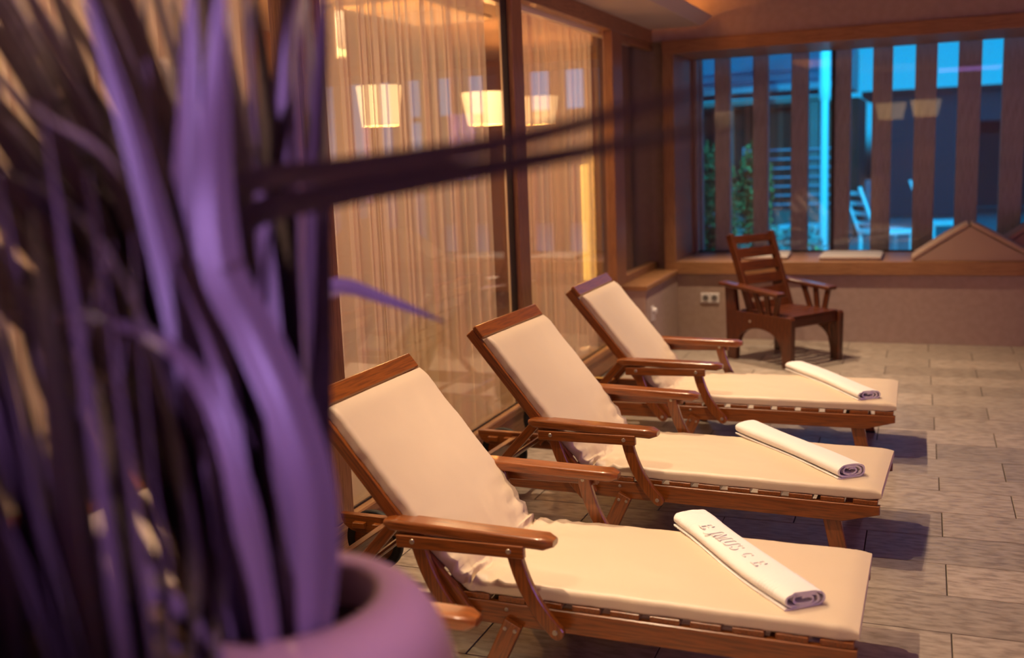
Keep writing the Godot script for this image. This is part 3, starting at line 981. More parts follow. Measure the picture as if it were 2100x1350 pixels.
# ------------------------------------------------------------------ the plant in the foreground
const LEAVES := [
	[[Vector3(-0.499, 1.044, 2.002), Vector3(-0.479, 1.165, 2.027), Vector3(-0.489, 1.278, 2.044), Vector3(-0.522, 1.372, 2.051), Vector3(-0.553, 1.434, 2.052), Vector3(-0.564, 1.525, 2.040), Vector3(-0.551, 1.624, 2.039), Vector3(-0.543, 1.750, 2.024)], 0.046, "r"],
	[[Vector3(-0.614, 1.038, 1.995), Vector3(-0.592, 1.191, 2.035), Vector3(-0.588, 1.310, 2.067), Vector3(-0.606, 1.436, 2.073), Vector3(-0.621, 1.567, 2.088), Vector3(-0.639, 1.692, 2.106), Vector3(-0.638, 1.745, 2.118)], 0.032, "r"],
	[[Vector3(-0.635, 1.007, 1.900), Vector3(-0.634, 1.320, 1.843), Vector3(-0.622, 1.535, 1.821), Vector3(-0.615, 1.655, 1.818), Vector3(-0.607, 1.790, 1.802)], 0.048, "r"],
	[[Vector3(-0.610, 0.976, 1.852), Vector3(-0.618, 1.244, 1.785), Vector3(-0.614, 1.502, 1.758), Vector3(-0.600, 1.800, 1.731)], 0.037, "f"],
	[[Vector3(-0.684, 0.984, 1.859), Vector3(-0.703, 1.248, 1.818), Vector3(-0.699, 1.505, 1.792), Vector3(-0.690, 1.805, 1.756)], 0.026, "l"],
	[[Vector3(-0.665, 1.027, 1.985), Vector3(-0.664, 1.233, 2.002), Vector3(-0.646, 1.406, 2.007), Vector3(-0.631, 1.594, 1.989), Vector3(-0.625, 1.767, 1.966)], 0.041, "m"],
	[[Vector3(-0.646, 0.993, 1.885), Vector3(-0.642, 1.271, 1.910), Vector3(-0.637, 1.465, 1.927), Vector3(-0.590, 1.523, 1.953), Vector3(-0.446, 1.536, 1.979), Vector3(-0.238, 1.556, 2.023), Vector3(-0.079, 1.583, 2.064), Vector3(0.031, 1.600, 2.115)], 0.024, "d"],
	[[Vector3(-0.640, 0.993, 1.883), Vector3(-0.626, 1.268, 1.893), Vector3(-0.629, 1.435, 1.919), Vector3(-0.595, 1.485, 1.940), Vector3(-0.456, 1.510, 1.966), Vector3(-0.249, 1.535, 1.988), Vector3(-0.117, 1.551, 2.019), Vector3(0.011, 1.567, 2.074)], 0.027, "d"],
	[[Vector3(-0.645, 0.988, 1.842), Vector3(-0.683, 1.163, 1.749), Vector3(-0.702, 1.323, 1.673), Vector3(-0.690, 1.359, 1.607), Vector3(-0.656, 1.328, 1.522), Vector3(-0.601, 1.276, 1.422)], 0.030, "u"],
	[[Vector3(-0.633, 1.031, 2.026), Vector3(-0.634, 1.148, 2.115), Vector3(-0.633, 1.257, 2.171), Vector3(-0.643, 1.336, 2.194), Vector3(-0.660, 1.415, 2.208), Vector3(-0.689, 1.535, 2.220)], 0.032, "b"],
	[[Vector3(-0.645, 1.013, 1.947), Vector3(-0.643, 1.232, 1.994), Vector3(-0.641, 1.453, 2.040), Vector3(-0.649, 1.559, 2.101), Vector3(-0.667, 1.598, 2.156), Vector3(-0.700, 1.647, 2.204)], 0.044, "l"],
	[[Vector3(-0.594, 1.024, 1.957), Vector3(-0.580, 1.230, 1.969), Vector3(-0.581, 1.375, 1.943), Vector3(-0.606, 1.496, 1.876), Vector3(-0.616, 1.626, 1.802), Vector3(-0.631, 1.804, 1.721)], 0.036, "l"],
	[[Vector3(-0.674, 1.006, 1.938), Vector3(-0.793, 1.196, 1.897), Vector3(-0.914, 1.447, 1.845), Vector3(-1.028, 1.717, 1.788), Vector3(-1.088, 1.860, 1.753)], 0.044, "l"],
	[[Vector3(-0.698, 0.992, 1.928), Vector3(-0.840, 1.166, 1.921), Vector3(-0.961, 1.384, 1.876), Vector3(-1.038, 1.583, 1.849), Vector3(-1.125, 1.788, 1.814)], 0.046, "l"],
	[[Vector3(-0.699, 0.985, 1.897), Vector3(-0.799, 1.242, 1.814), Vector3(-0.917, 1.507, 1.727), Vector3(-1.015, 1.855, 1.648)], 0.048, "l"],
	[[Vector3(-0.657, 1.005, 1.931), Vector3(-0.704, 1.231, 1.887), Vector3(-0.822, 1.542, 1.813), Vector3(-0.868, 1.823, 1.759)], 0.047, "l"],
	[[Vector3(-0.649, 1.037, 2.032), Vector3(-0.683, 1.179, 2.107), Vector3(-0.724, 1.320, 2.142), Vector3(-0.736, 1.475, 2.151), Vector3(-0.742, 1.620, 2.160)], 0.042, "l"],
	[[Vector3(-0.606, 1.053, 2.066), Vector3(-0.608, 1.152, 2.158), Vector3(-0.620, 1.194, 2.232), Vector3(-0.638, 1.184, 2.285), Vector3(-0.661, 1.142, 2.324)], 0.036, "l"],
	[[Vector3(-0.659, 1.015, 1.985), Vector3(-0.726, 1.180, 2.037), Vector3(-0.778, 1.252, 2.099), Vector3(-0.811, 1.268, 2.164)], 0.031, "l"],
	[[Vector3(-0.544, 1.050, 1.987), Vector3(-0.538, 1.182, 1.993), Vector3(-0.554, 1.302, 1.978), Vector3(-0.582, 1.420, 1.935), Vector3(-0.623, 1.566, 1.882)], 0.031, "m"],
	[[Vector3(-0.600, 1.002, 1.909), Vector3(-0.601, 1.166, 1.858), Vector3(-0.603, 1.346, 1.804), Vector3(-0.621, 1.565, 1.750), Vector3(-0.650, 1.797, 1.697)], 0.030, "f"],
	[[Vector3(-0.556, 1.067, 2.044), Vector3(-0.538, 1.164, 2.073), Vector3(-0.543, 1.262, 2.079), Vector3(-0.559, 1.364, 2.067), Vector3(-0.629, 1.506, 2.048), Vector3(-0.661, 1.662, 2.011)], 0.027, "m"],
	[[Vector3(-0.623, 1.047, 2.019), Vector3(-0.605, 1.176, 2.076), Vector3(-0.605, 1.315, 2.095), Vector3(-0.634, 1.441, 2.116), Vector3(-0.671, 1.512, 2.140), Vector3(-0.732, 1.559, 2.189)], 0.040, "l"],
	[[Vector3(-0.636, 1.040, 2.048), Vector3(-0.624, 1.117, 2.116), Vector3(-0.632, 1.187, 2.162), Vector3(-0.640, 1.284, 2.180), Vector3(-0.627, 1.382, 2.179), Vector3(-0.603, 1.474, 2.152)], 0.038, "l"],
	[[Vector3(-0.565, 1.045, 1.996), Vector3(-0.657, 1.333, 1.916), Vector3(-0.728, 1.570, 1.858), Vector3(-0.783, 1.807, 1.804)], 0.045, "l"],
	[[Vector3(-0.594, 1.065, 2.114), Vector3(-0.608, 1.149, 2.214), Vector3(-0.631, 1.237, 2.261), Vector3(-0.658, 1.335, 2.287)], 0.036, "l"],
	[[Vector3(-0.587, 1.060, 2.090), Vector3(-0.555, 1.128, 2.174), Vector3(-0.557, 1.137, 2.239), Vector3(-0.575, 1.091, 2.287)], 0.031, "l"],
	[[Vector3(-0.529, 1.079, 2.063), Vector3(-0.510, 1.154, 2.096), Vector3(-0.507, 1.224, 2.116), Vector3(-0.531, 1.315, 2.119), Vector3(-0.584, 1.372, 2.120), Vector3(-0.675, 1.404, 2.139)], 0.025, "m"],
]

const LEAVES_NEAR := [
	[[Vector3(-0.547, 0.979, 2.220), Vector3(-0.572, 1.124, 2.204), Vector3(-0.604, 1.241, 2.195), Vector3(-0.646, 1.379, 2.165), Vector3(-0.686, 1.497, 2.127)], 0.038, "l"],
	[[Vector3(-0.555, 0.991, 2.243), Vector3(-0.594, 1.129, 2.244), Vector3(-0.632, 1.230, 2.241), Vector3(-0.671, 1.342, 2.226), Vector3(-0.713, 1.479, 2.196)], 0.037, "l"],
	[[Vector3(-0.533, 0.978, 2.214), Vector3(-0.544, 1.123, 2.192), Vector3(-0.562, 1.240, 2.178), Vector3(-0.591, 1.377, 2.143), Vector3(-0.621, 1.480, 2.104)], 0.036, "l"],
	[[Vector3(-0.550, 1.008, 2.270), Vector3(-0.592, 1.135, 2.286), Vector3(-0.623, 1.218, 2.294), Vector3(-0.657, 1.313, 2.291)], 0.038, "l"],
	[[Vector3(-0.529, 0.975, 2.191), Vector3(-0.545, 1.105, 2.153), Vector3(-0.571, 1.220, 2.120), Vector3(-0.601, 1.335, 2.089)], 0.034, "l"],
	[[Vector3(-0.539, 0.996, 2.246), Vector3(-0.565, 1.119, 2.245), Vector3(-0.600, 1.197, 2.245), Vector3(-0.628, 1.298, 2.227), Vector3(-0.650, 1.411, 2.183)], 0.035, "l"],
	[[Vector3(-0.559, 1.009, 2.274), Vector3(-0.596, 1.122, 2.301), Vector3(-0.621, 1.171, 2.324), Vector3(-0.661, 1.214, 2.332)], 0.035, "l"],
	[[Vector3(-0.535, 0.958, 2.164), Vector3(-0.547, 1.062, 2.117), Vector3(-0.560, 1.155, 2.084), Vector3(-0.588, 1.279, 2.050)], 0.031, "l"],
	[[Vector3(-0.537, 0.990, 2.236), Vector3(-0.556, 1.096, 2.246), Vector3(-0.575, 1.169, 2.251), Vector3(-0.632, 1.259, 2.258), Vector3(-0.692, 1.312, 2.261)], 0.028, "l"],
	[[Vector3(-0.538, 0.978, 2.216), Vector3(-0.558, 1.086, 2.205), Vector3(-0.584, 1.171, 2.200), Vector3(-0.595, 1.264, 2.187), Vector3(-0.606, 1.377, 2.149)], 0.033, "l"],
]

func leaf_mesh(pts: Array, width: float, face: Vector3, sd: int) -> ArrayMesh:
	var cv := Curve3D.new()
	for i in pts.size():
		var a: Vector3 = pts[maxi(i - 1, 0)]
		var b: Vector3 = pts[mini(i + 1, pts.size() - 1)]
		var tg: Vector3 = (b - a) / 6.0
		cv.add_point(pts[i], -tg, tg)
	cv.bake_interval = 0.01
	var L := cv.get_baked_length()
	var cnt := 34
	var g := []
	var nz := FastNoiseLite.new()
	nz.seed = sd; nz.frequency = 1.0
	var prev := Vector3.ZERO
	for i in cnt:
		var f := float(i) / (cnt - 1)
		var p := cv.sample_baked(L * f, true)
		var t := (cv.sample_baked(minf(L, L * f + 0.01), true) - cv.sample_baked(maxf(0, L * f - 0.01), true)).normalized()
		var fc := face + Vector3(0, 0.25 * nz.get_noise_1d(f * 2.0), 0) + Vector3(0.2, 0, 0.12) * nz.get_noise_1d(f * 1.5 + 9.0)
		var side := t.cross(fc)
		side = side.normalized() if side.length() > 0.05 else prev
		if prev != Vector3.ZERO and side.dot(prev) < 0.0: side = -side
		prev = side
		var nn := side.cross(t).normalized()
		var w := width * 0.5 * smoothstep(-0.25, 0.22, f) * (1.0 - pow(maxf(0.0, (f - 0.45) / 0.55), 1.9) * 0.93)
		var row := PackedVector3Array()
		for k in 7:
			var u := (k - 3) / 3.0
			row.append(p + side * u * w + nn * (absf(u) - 0.5) * w * 0.34)
		for k in range(6, -1, -1):
			var u := (k - 3) / 3.0
			row.append(p + side * u * w * 0.98 + nn * ((absf(u) - 0.5) * w * 0.34 - 0.0011))
		g.append(row)
	var geo := Geo.new()
	geo.grid(g, true, true)
	return geo.mesh()

func plant() -> void:
	var o := Vector3(-0.612, 0, 1.925)
	var t := thing("potted_plant", "tall pale planter filled with long purple strap leaves beside the loungers", "plant", o)
	var prof := PackedVector2Array()
	prof.append_array([Vector2(0.0005, 0.0), Vector2(0.135, 0.0), Vector2(0.146, 0.008), Vector2(0.150, 0.03)])
	for i in range(1, 12):
		var f := i / 11.0
		prof.append(Vector2(lerpf(0.150, 0.226, sin(f * PI / 2)), lerpf(0.03, 0.84, f)))
	for i in range(1, 17):
		var a := deg_to_rad(88.0) * i / 16.0
		prof.append(Vector2(0.126 + 0.100 * pow(cos(a), 0.8), 0.84 + 0.175 * sin(a)))
	prof.append_array([Vector2(0.124, 1.013), Vector2(0.119, 1.006), Vector2(0.117, 0.97), Vector2(0.117, 0.90)])
	var g := Geo.new()
	g.lathe(prof, 64)
	part("planter", g.mesh(), M.planter, t)
	g = Geo.new()
	var gr := []
	var nz := FastNoiseLite.new()
	nz.seed = 2; nz.frequency = 14.0
	for i in 9:
		var row := PackedVector3Array()
		for k in 28:
			var w := TAU * k / 28
			var r := 0.0005 + 0.118 * i / 8.0
			row.append(Vector3(cos(w) * r, 0.955 + 0.012 * nz.get_noise_2d(cos(w) * r, sin(w) * r), sin(w) * r))
		gr.append(row)
	g.grid(gr, true, false, false)
	part("soil", g.mesh(), M.soil, t)
	var faces := {"r": Vector3(0.75, 0.25, 0.6), "l": Vector3(-0.55, -0.1, 0.85), "m": Vector3(0.85, 0.1, 0.35), "d": Vector3(0.5, -0.15, 0.8), "u": Vector3(0.75, 0.35, 0.6), "b": Vector3(-0.3, -0.2, 0.9), "f": Vector3(0.05, 0.0, 1.0)}
	for i in LEAVES.size():
		var pts := []
		for q in LEAVES[i][0]: pts.append(q - o)
		# the base dips into the soil inside the rim
		var b: Vector3 = pts[0]
		var flat := Vector2(b.x, b.z)
		if flat.length() > 0.10: flat = flat.normalized() * 0.10
		pts[0] = Vector3(flat.x, 0.95, flat.y)
		var mtl: Material = M["leaf%d" % (i % 3)]
		part("leaf", leaf_mesh(pts, LEAVES[i][1] * 1.12, faces[LEAVES[i][2]], 100 + i), mtl, t)
	# the rest of the clump, standing up and leaning to the glass wall
	clump(t, 86, 0.075, 0.95, Vector3(-0.64, 0, -0.26), Vector3(-0.05, 0, 0.14), 0.55, 1.0)
	# its neighbour, whose rim lies below the picture
	var t2 := thing("potted_plant", "strap-leaved plant whose pot stands below the picture, dark leaves leaning over the hidden lounger", "plant", Vector3(-0.50, 0, 2.345))
	g = Geo.new()
	var small := PackedVector2Array()
	for q in prof: small.append(q * Vector2(0.74, 0.86))
	g.lathe(small, 48)
	part("planter", g.mesh(), M.planter, t2)
	g = Geo.new()
	g.grid(gr, true, false, false)
	part("soil", g.mesh(), M.soil, t2, Transform3D(Basis.from_scale(Vector3(0.73, 0.86, 0.73)), Vector3.ZERO))
	clump(t2, 38, 0.07, 0.82, Vector3(-0.48, 0, -0.22), Vector3(-0.12, 0, 0.0), 0.35, 0.95)
	for i in LEAVES_NEAR.size():
		var pts := []
		for q in LEAVES_NEAR[i][0]: pts.append(q - t2.position)
		var b: Vector3 = pts[0]
		var flat := Vector2(b.x, b.z)
		if flat.length() > 0.07: flat = flat.normalized() * 0.07
		pts[0] = Vector3(flat.x, 0.82, flat.y)
		part("leaf", leaf_mesh(pts, LEAVES_NEAR[i][1], faces["l"], 500 + i), M["leaf%d" % (i % 3)], t2)

func clump(t: Node3D, cnt: int, rad: float, y: float, lo: Vector3, hi: Vector3, h0: float, h1: float) -> void:
	for i in cnt:
		var a := rng.randf_range(0, TAU)
		var r := sqrt(rng.randf()) * rad
		var base := Vector3(cos(a) * r, y, sin(a) * r)
		var lean := Vector3(rng.randf_range(lo.x, hi.x), 0, rng.randf_range(lo.z, hi.z))
		var h := rng.randf_range(h0, h1)
		var pts := [base, base + lean * 0.22 + Vector3(0, h * 0.38, 0), base + lean * 0.6 + Vector3(0, h * 0.75, 0), base + lean + Vector3(0, h, 0)]
		if i % 9 == 0 and h0 > 0.5:
			pts.append(base + lean * 1.35 + Vector3(0, h * 0.93, 0))
		part("leaf", leaf_mesh(pts, rng.randf_range(0.048, 0.066), Vector3(rng.randf_range(-0.85, -0.2), rng.randf_range(-0.15, 0.15), rng.randf_range(0.7, 1.0)), 300 + i + cnt), M["leaf%d" % (i % 3)], t)

# ------------------------------------------------------------------ curtains and the room behind the glass
func curtain(label: String, z0: float, z1: float, sd: int) -> void:
	var t := thing("sheer_curtain", label, "curtain", Vector3(-2.075, 0, (z0 + z1) * 0.5), 0.0, "sheer curtains behind the glass wall")
	var r := RandomNumberGenerator.new()
	r.seed = sd
	# folded cloth: wide runs forward, each lapping over the one before
	var g := Geo.new()
	var cz := (z0 + z1) * 0.5
	var z := z0
	while z < z1 - 0.03:
		var e := minf(z + r.randf_range(0.07, 0.20), z1)
		var back := r.randf_range(0.025, 0.075)
		var lean := r.randf_range(-0.012, 0.012)
		for half in 2:
			var rows := []
			for i in 7:
				var y := lerpf(0.06, 2.372, i / 6.0)
				var f := 1.0 - i / 6.0
				var row := PackedVector3Array()
				for k in 5:
					var u := k / 4.0
					if half == 0:
						row.append(Vector3(lerpf(-0.012, 0.004, u) + 0.006 * sin(u * PI), y, lerpf(z, e, u) + lean * f - cz))
					else:
						row.append(Vector3(lerpf(0.004, -0.012, u) + 0.007 * sin(u * PI), y, lerpf(e, e - back, u) + lean * f - cz))
				rows.append(row)
			g.grid(rows, false, false, false)
		if e >= z1: break
		z = e - back
	part("cloth", g.mesh(), M.sheer, t)
	bx("heading_tape", t, M.sheer, Vector3(-0.012, 2.30, z0 - cz), Vector3(-0.010, 2.372, z1 - cz), 0.0)

func drum_lamp(label: String, at: Vector3, r0: float, r1: float, h: float, e: float, hang: float, power := 0.55) -> void:
	var t := thing("pendant_lamp", label, "pendant lamp", at)
	var c := Color(1.0, 0.84, 0.58)
	var g := Geo.new()
	g.lathe(PackedVector2Array([Vector2(r0, -h * 0.5), Vector2(r1, h * 0.5), Vector2(r1 - 0.004, h * 0.5), Vector2(r0 - 0.004, -h * 0.5), Vector2(r0, -h * 0.5)]), 32)
	part("lamp_shade", g.mesh(), glow(c, e), t)
	g = Geo.new()
	g.tube(PackedVector3Array([Vector3(0, -h * 0.1, 0), Vector3(0, hang, 0)]), 0.004, 6)
	part("cord", g.mesh(), M.gasket, t)
	var gb := Geo.new()
	gb.lathe(PackedVector2Array([Vector2(0.0005, -0.06), Vector2(0.025, -0.045), Vector2(0.03, -0.02), Vector2(0.014, 0.03), Vector2(0.0005, 0.035)]), 14)
	part("bulb", gb.mesh(), glow(c, e * 1.5), t)
	var l := OmniLight3D.new()
	l.name = "bulb_light"
	l.light_color = Color(1.0, 0.66, 0.34)
	l.light_energy = e * power
	l.light_size = 0.02
	l.omni_range = 15.0
	l.omni_attenuation = 2.0
	l.shadow_enabled = true
	l.position = Vector3(0, -0.012, 0)
	t.add_child(l)

func side_room() -> void:
	curtain("sheer amber curtain behind the wide pane between the two oak posts", -2.33, -0.44, 5)
	curtain("sheer amber curtain behind the pane beside the dark corner window", -4.24, -2.50, 6)
	curtain("sheer amber curtain behind the pane hidden by the strap leaves", -0.22, 2.44, 7)
	drum_lamp("square-looking glowing lampshade behind the wide curtained pane, away from the post", Vector3(-3.25, 1.90, -3.25), 0.125, 0.150, 0.26, 1.7, 0.70)
	drum_lamp("wide glowing lampshade behind the curtain beside the oak post", Vector3(-3.25, 1.93, -5.05), 0.15, 0.20, 0.26, 1.6, 0.67)
	drum_lamp("glowing lampshade behind the curtain of the pane beside the corner window", Vector3(-3.25, 1.94, -6.30), 0.15, 0.20, 0.26, 1.5, 0.66)
	# tall slim lamp seen as a bright yellow streak through the curtain
	var t := thing("column_lamp", "slim yellow glowing column lamp behind the curtain near the corner", "lamp", Vector3(-2.33, 0, -4.80))
	var g := Geo.new()
	g.lathe(PackedVector2Array([Vector2(0.0005, 0), Vector2(0.14, 0), Vector2(0.14, 0.02), Vector2(0.02, 0.03), Vector2(0.018, 0.55), Vector2(0.0005, 0.55)]), 20)
	part("stand", g.mesh(), M.steel, t)
	g = Geo.new()
	g.lathe(PackedVector2Array([Vector2(0.0005, 0.55), Vector2(0.034, 0.55), Vector2(0.036, 1.45), Vector2(0.0005, 1.46)]), 20)
	part("lamp_shade", g.mesh(), glow(Color(1.0, 0.78, 0.3), 1.5), t)
	area_light(t, Vector3(0.06, 1.05, 0.06), Vector3(0.4, 0, 1), Vector2(0.1, 0.95), Color(1.0, 0.7, 0.25), 0.35)
	var em := thing("emergency_light", "small bright emergency light high up behind the curtain", "light", Vector3(-3.6, 2.28, -3.40))
	bx("housing", em, M.white_plastic, Vector3(-0.02, -0.04, -0.06), Vector3(0.0, 0.32, 0.06), 0.003)
	bx("lamp_face", em, glow(Color(0.85, 1.0, 0.62), 6.0), Vector3(0.0, -0.02, -0.05), Vector3(0.004, 0.025, 0.05), 0.0)
	# ceiling wash that makes the curtains glow
	for k in 3:
		var w := thing("ceiling_wash_light", ["warm flat ceiling light behind the pane hidden by leaves", "warm flat ceiling light behind the wide curtained pane", "warm flat ceiling light behind the corner-side curtain"][k], "ceiling light", Vector3(-3.3, 2.6, [1.1, -1.4, -4.0][k]), 0.0, "flat ceiling lights in the side room")
		bx("frame", w, M.white_plastic, Vector3(-0.32, -0.02, -0.62), Vector3(0.32, 0, 0.62), 0.003)
		bx("diffuser", w, glow(Color(1.0, 0.78, 0.46), 0.3), Vector3(-0.30, -0.024, -0.60), Vector3(0.30, -0.019, 0.60), 0.0)
		area_light(w, Vector3(0, -0.04, 0), Vector3(0, -1, 0), Vector2(0.6, 1.2), Color(1.0, 0.86, 0.64), 5.4)
	# pendants behind the camera that mirror in the window
	drum_lamp("warm pendant lamp behind the viewer, on the pool side of its twin", Vector3(0.10, 2.08, 4.9), 0.20, 0.26, 0.28, 1.6, 0.70, 0.16)
	drum_lamp("warm pendant lamp behind the viewer, on the glass-wall side of its twin", Vector3(-0.48, 2.05, 4.7), 0.20, 0.26, 0.28, 1.6, 0.73, 0.16)

# ------------------------------------------------------------------ outdoors
func leaf_ball(c: Vector3, r: Vector3, cnt: int, size: float, sd: int, g: Geo) -> void:
	var q := RandomNumberGenerator.new()
	q.seed = sd
	for i in cnt:
		var d := Vector3(q.randfn(), q.randfn(), q.randfn()).normalized()
		var p := c + d * r * pow(q.randf(), 0.33)
		var a := Vector3(q.randfn(), q.randfn(), q.randfn()).normalized() * size * q.randf_range(0.6, 1.3)
		var b := a.cross(Vector3(q.randfn(), q.randfn(), q.randfn())).normalized() * size * 0.4
		g.tri(p - a, p + b, p + a, d); g.tri(p - a, p + a, p - b, d)

func outdoors() -> void:
	# ground
	var gd := sbox("ground", mat(Color(0.6, 0.6, 0.6), 0.8), Vector3(-24, -0.25, -42), Vector3(24, -0.02, -5.66))
	# screen of upright boards outside the glass
	var sc := thing("board_screen", "row of upright weathered wooden boards standing outside the window", "screen", Vector3(0, 0, -6.38))
	for s in [[-1.79, -1.725], [-1.61, -1.477], [-1.279, -1.15], [-0.957, -0.815], [-0.608, -0.470], [-0.300, -0.145], [0.028, 0.195], [0.352, 0.525], [0.679, 0.85], [1.0, 1.17], [1.33, 1.5]]:
		bx("board", sc, M.larch1, Vector3(s[0], 0.0, -0.05), Vector3(s[1], 3.1, 0.05), 0.006)
	bx("bottom_rail", sc, M.larch0, Vector3(-1.9, 0.3, -0.09), Vector3(1.7, 0.42, -0.051), 0.004)
	bx("top_rail", sc, M.larch0, Vector3(-1.9, 2.75, -0.09), Vector3(1.7, 2.87, -0.051), 0.004)
	# left: low timber house with a dark roof, posts and a railing
	var h := thing("timber_pavilion", "low timber building with blue-grey roof, red-brown boards and a metal railing", "building", Vector3(0, 0, -14.0))
	bx("wall", h, mat(Color(0.30, 0.20, 0.17), 0.8), Vector3(-6.5, 0, -3.2), Vector3(-0.9, 2.25, -1.0), 0.0)
	var rf := Geo.new()
	rf.prism(PackedVector2Array([Vector2(0.25, 2.42), Vector2(0.25, 2.47), Vector2(-3.0, 3.25), Vector2(-3.4, 3.1), Vector2(-3.3, 2.42)]), -6.8, -1.05, 0.0, true)
	part("roof", rf.mesh(), mat(Color(0.62, 0.55, 0.62), 0.35), h)
	for k in 2:
		bx("roof_batten", h, mat(Color(0.35, 0.42, 0.55), 0.3), Vector3(-6.8, 2.50 + 0.2 * k, 0.10 - 0.83 * k), Vector3(-1.05, 2.535 + 0.2 * k, 0.16 - 0.83 * k), 0.0)
	var gut := Geo.new()
	gut.tube(PackedVector3Array([Vector3(-6.8, 2.40, 0.29), Vector3(-1.02, 2.40, 0.29)]), 0.055, 10)
	part("gutter", gut.mesh(), mat(Color(0.70, 0.75, 0.80), 0.3), h)
	bx("eave_board", h, M.larch0, Vector3(-6.8, 2.18, 0.06), Vector3(-1.05, 2.26, 0.12), 0.0)
	for k in 14:
		bx("wall_board", h, mat([Color(0.66, 0.36, 0.27), Color(0.58, 0.30, 0.24)][k % 2], 0.7), Vector3(-4.6 + 0.27 * k, 0.1, -0.98), Vector3(-4.52 + 0.27 * k, 2.2, -0.92), 0.0)
	for k in 3:
		bx("post", h, M.larch1, Vector3(-4.2 + 1.32 * k, 0, 0.0), Vector3(-4.07 + 1.32 * k, 2.2, 0.12), 0.0)
	bx("plinth", h, mat(Color(0.55, 0.47, 0.44), 0.8), Vector3(-4.8, 0, -0.6), Vector3(-0.95, 0.52, 0.35), 0.01)
	for k in 7:
		var y := 0.62 + 0.14 * k
		var rg := Geo.new()
		rg.tube(PackedVector3Array([Vector3(-2.55, y, 0.3), Vector3(-0.98, y, 0.3)]), 0.016, 6)
		part("railing_bar", rg.mesh(), mat(Color(0.75, 0.78, 0.85), 0.3), h)
	for k in 3:
		bx("railing_post", h, mat(Color(0.7, 0.72, 0.78), 0.35), Vector3(-2.55 + 0.77 * k, 0.5, 0.285), Vector3(-2.52 + 0.77 * k, 1.52, 0.315), 0.0)
	# right: low dark building
	var b := thing("dark_pavilion", "low grey building with a wide open front across the terrace", "building", Vector3(0, 0, -19.5))
	bx("wall", b, mat(Color(0.30, 0.31, 0.35), 0.8), Vector3(-0.9, 0, -3.0), Vector3(0.70, 2.42, 0.0), 0.0)
	bx("wall", b, mat(Color(0.30, 0.31, 0.35), 0.8), Vector3(2.6, 0, -3.0), Vector3(7.0, 2.42, 0.0), 0.0)
	bx("inner_wall", b, mat(Color(0.30, 0.31, 0.35), 0.8), Vector3(0.70, 0.0, -3.0), Vector3(2.6, 1.85, -2.9), 0.0)
	bx("roof_slab", b, mat(Color(0.30, 0.31, 0.35), 0.8), Vector3(-0.9, 2.42, -3.0), Vector3(7.0, 2.5, 0.0), 0.0)
	bx("lintel", b, mat(Color(0.30, 0.31, 0.35), 0.7), Vector3(0.70, 1.85, -3.0), Vector3(2.6, 2.42, 0.0), 0.0)
	bx("fascia", b, mat(Color(0.12, 0.12, 0.14), 0.7), Vector3(-1.1, 2.40, -3.2), Vector3(7.2, 2.52, 0.2), 0.0)
	# shrubs
	var hedge := [[Vector3(-2.15, 0, -9.0), Vector3(0.30, 0.75, 0.3), 0.86, 1500, 0.06, Color(0.24, 0.34, 0.17), "tall dark green shrub outside the window corner", 3],
		[Vector3(-1.70, 0, -9.3), Vector3(0.20, 0.62, 0.22), 0.98, 1200, 0.055, Color(0.30, 0.40, 0.19), "slim lighter green shrub between two outdoor boards", 4],
		[Vector3(-1.95, 0, -10.4), Vector3(0.5, 0.30, 0.3), 0.30, 900, 0.06, Color(0.62, 0.72, 0.66), "low grey-green bush in front of the railing plinth", 5],
		[Vector3(-1.22, 0, -9.75), Vector3(0.26, 0.30, 0.24), 0.30, 900, 0.05, Color(0.52, 0.62, 0.62), "low bluish bush with yellow blossoms by the parasol", 6]]
	for s in hedge:
		var t := thing("garden_shrub", s[6], "shrub", s[0])
		var g := Geo.new()
		leaf_ball(Vector3(0, s[2], 0), s[1], s[3], s[4], s[7], g)
		var fo := part("foliage", g.mesh(), mat(s[5], 0.8), t)
		fo.set_meta("kind", "stuff")
		g = Geo.new()
		g.tube(PackedVector3Array([Vector3(0, -0.02, 0), Vector3(0.01, s[2] * 0.6, 0), Vector3(0, s[2], 0.01)]), 0.022, 7, true, 0.01)
		part("stem", g.mesh(), mat(Color(0.22, 0.16, 0.11), 0.9), t)
		if s[7] == 6:
			g = Geo.new()
			leaf_ball(Vector3(0, s[2] + 0.02, 0.1), s[1] * 0.95, 60, 0.03, 9, g)
			part("blossoms", g.mesh(), mat(Color(0.85, 0.85, 0.25), 0.7), t)
	# furled white parasol
	var u := thing("furled_parasol", "furled white parasol on a pale pole on the terrace", "parasol", Vector3(-1.045, 0, -10.5))
	var g3 := Geo.new()
	g3.lathe(PackedVector2Array([Vector2(0.0005, 2.95), Vector2(0.025, 2.93), Vector2(0.065, 2.7), Vector2(0.072, 2.2), Vector2(0.066, 2.06), Vector2(0.0005, 2.05)]), 14)
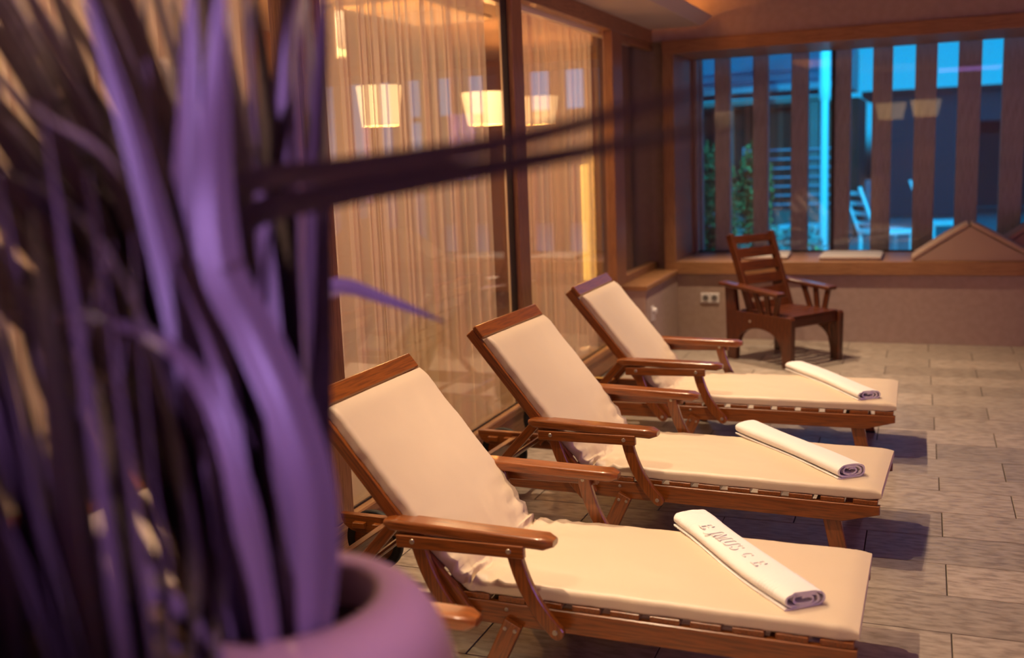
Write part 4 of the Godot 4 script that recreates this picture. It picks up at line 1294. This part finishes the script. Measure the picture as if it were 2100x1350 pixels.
	part("furled_canopy", g3.mesh(), mat(Color(0.92, 0.94, 0.95), 0.6), u)
	g3 = Geo.new()
	g3.tube(PackedVector3Array([Vector3(0, 0.0, 0), Vector3(0, 2.1, 0)]), 0.05, 14)
	part("pole", g3.mesh(), mat(Color(0.90, 0.93, 0.95), 0.4), u)
	bx("base", u, mat(Color(0.7, 0.72, 0.74), 0.6), Vector3(-0.18, -0.02, -0.18), Vector3(0.18, 0.06, 0.18), 0.01)
	# white terrace seats
	var seats := [[Vector3(-0.35, 0, -11.2), 0.5, "white reclining terrace chair beside the furled parasol"], [Vector3(0.42, 0, -12.6), 0.2, "white terrace lounger seen between two outdoor boards"], [Vector3(-1.5, 0, -12.2), -0.2, "low white terrace bench behind the parasol pole"]]
	for k in 3:
		var t := thing("terrace_chair", seats[k][2], "chair", seats[k][0], seats[k][1], "white terrace chairs outside")
		var wm := mat(Color(0.95, 0.96, 0.97), 0.45)
		bx("seat", t, wm, Vector3(-0.25, 0.36, -0.25), Vector3(0.30, 0.42, 0.25), 0.01)
		if k < 2:
			for j in 4:
				bar("back_slat", t, wm, Vector3(-0.26 - 0.05 * j, 0.50 + 0.13 * j, -0.24), Vector3(-0.26 - 0.05 * j, 0.50 + 0.13 * j, 0.24), 0.05, 0.02, 0.004, Vector3(1, 0, 0))
			for s in [-1, 1]:
				bar("back_post", t, wm, Vector3(-0.22, 0.36, 0.24 * s), Vector3(-0.46, 0.98, 0.24 * s), 0.04, 0.03, 0.004)
		for s in [-1, 1]:
			bx("leg", t, wm, Vector3(-0.24, -0.02, 0.21 * s - 0.02), Vector3(-0.20, 0.36, 0.21 * s + 0.02), 0.004)
			bx("leg", t, wm, Vector3(0.24, -0.02, 0.21 * s - 0.02), Vector3(0.28, 0.36, 0.21 * s + 0.02), 0.004)

func _ready() -> void:
	rng.seed = 77
	look()
	make_materials()
	lamps()
	room()
	socket_and_switch()
	loungers()
	towels()
	armchair()
	ledge_things()
	plant()
	side_room()
	outdoors()
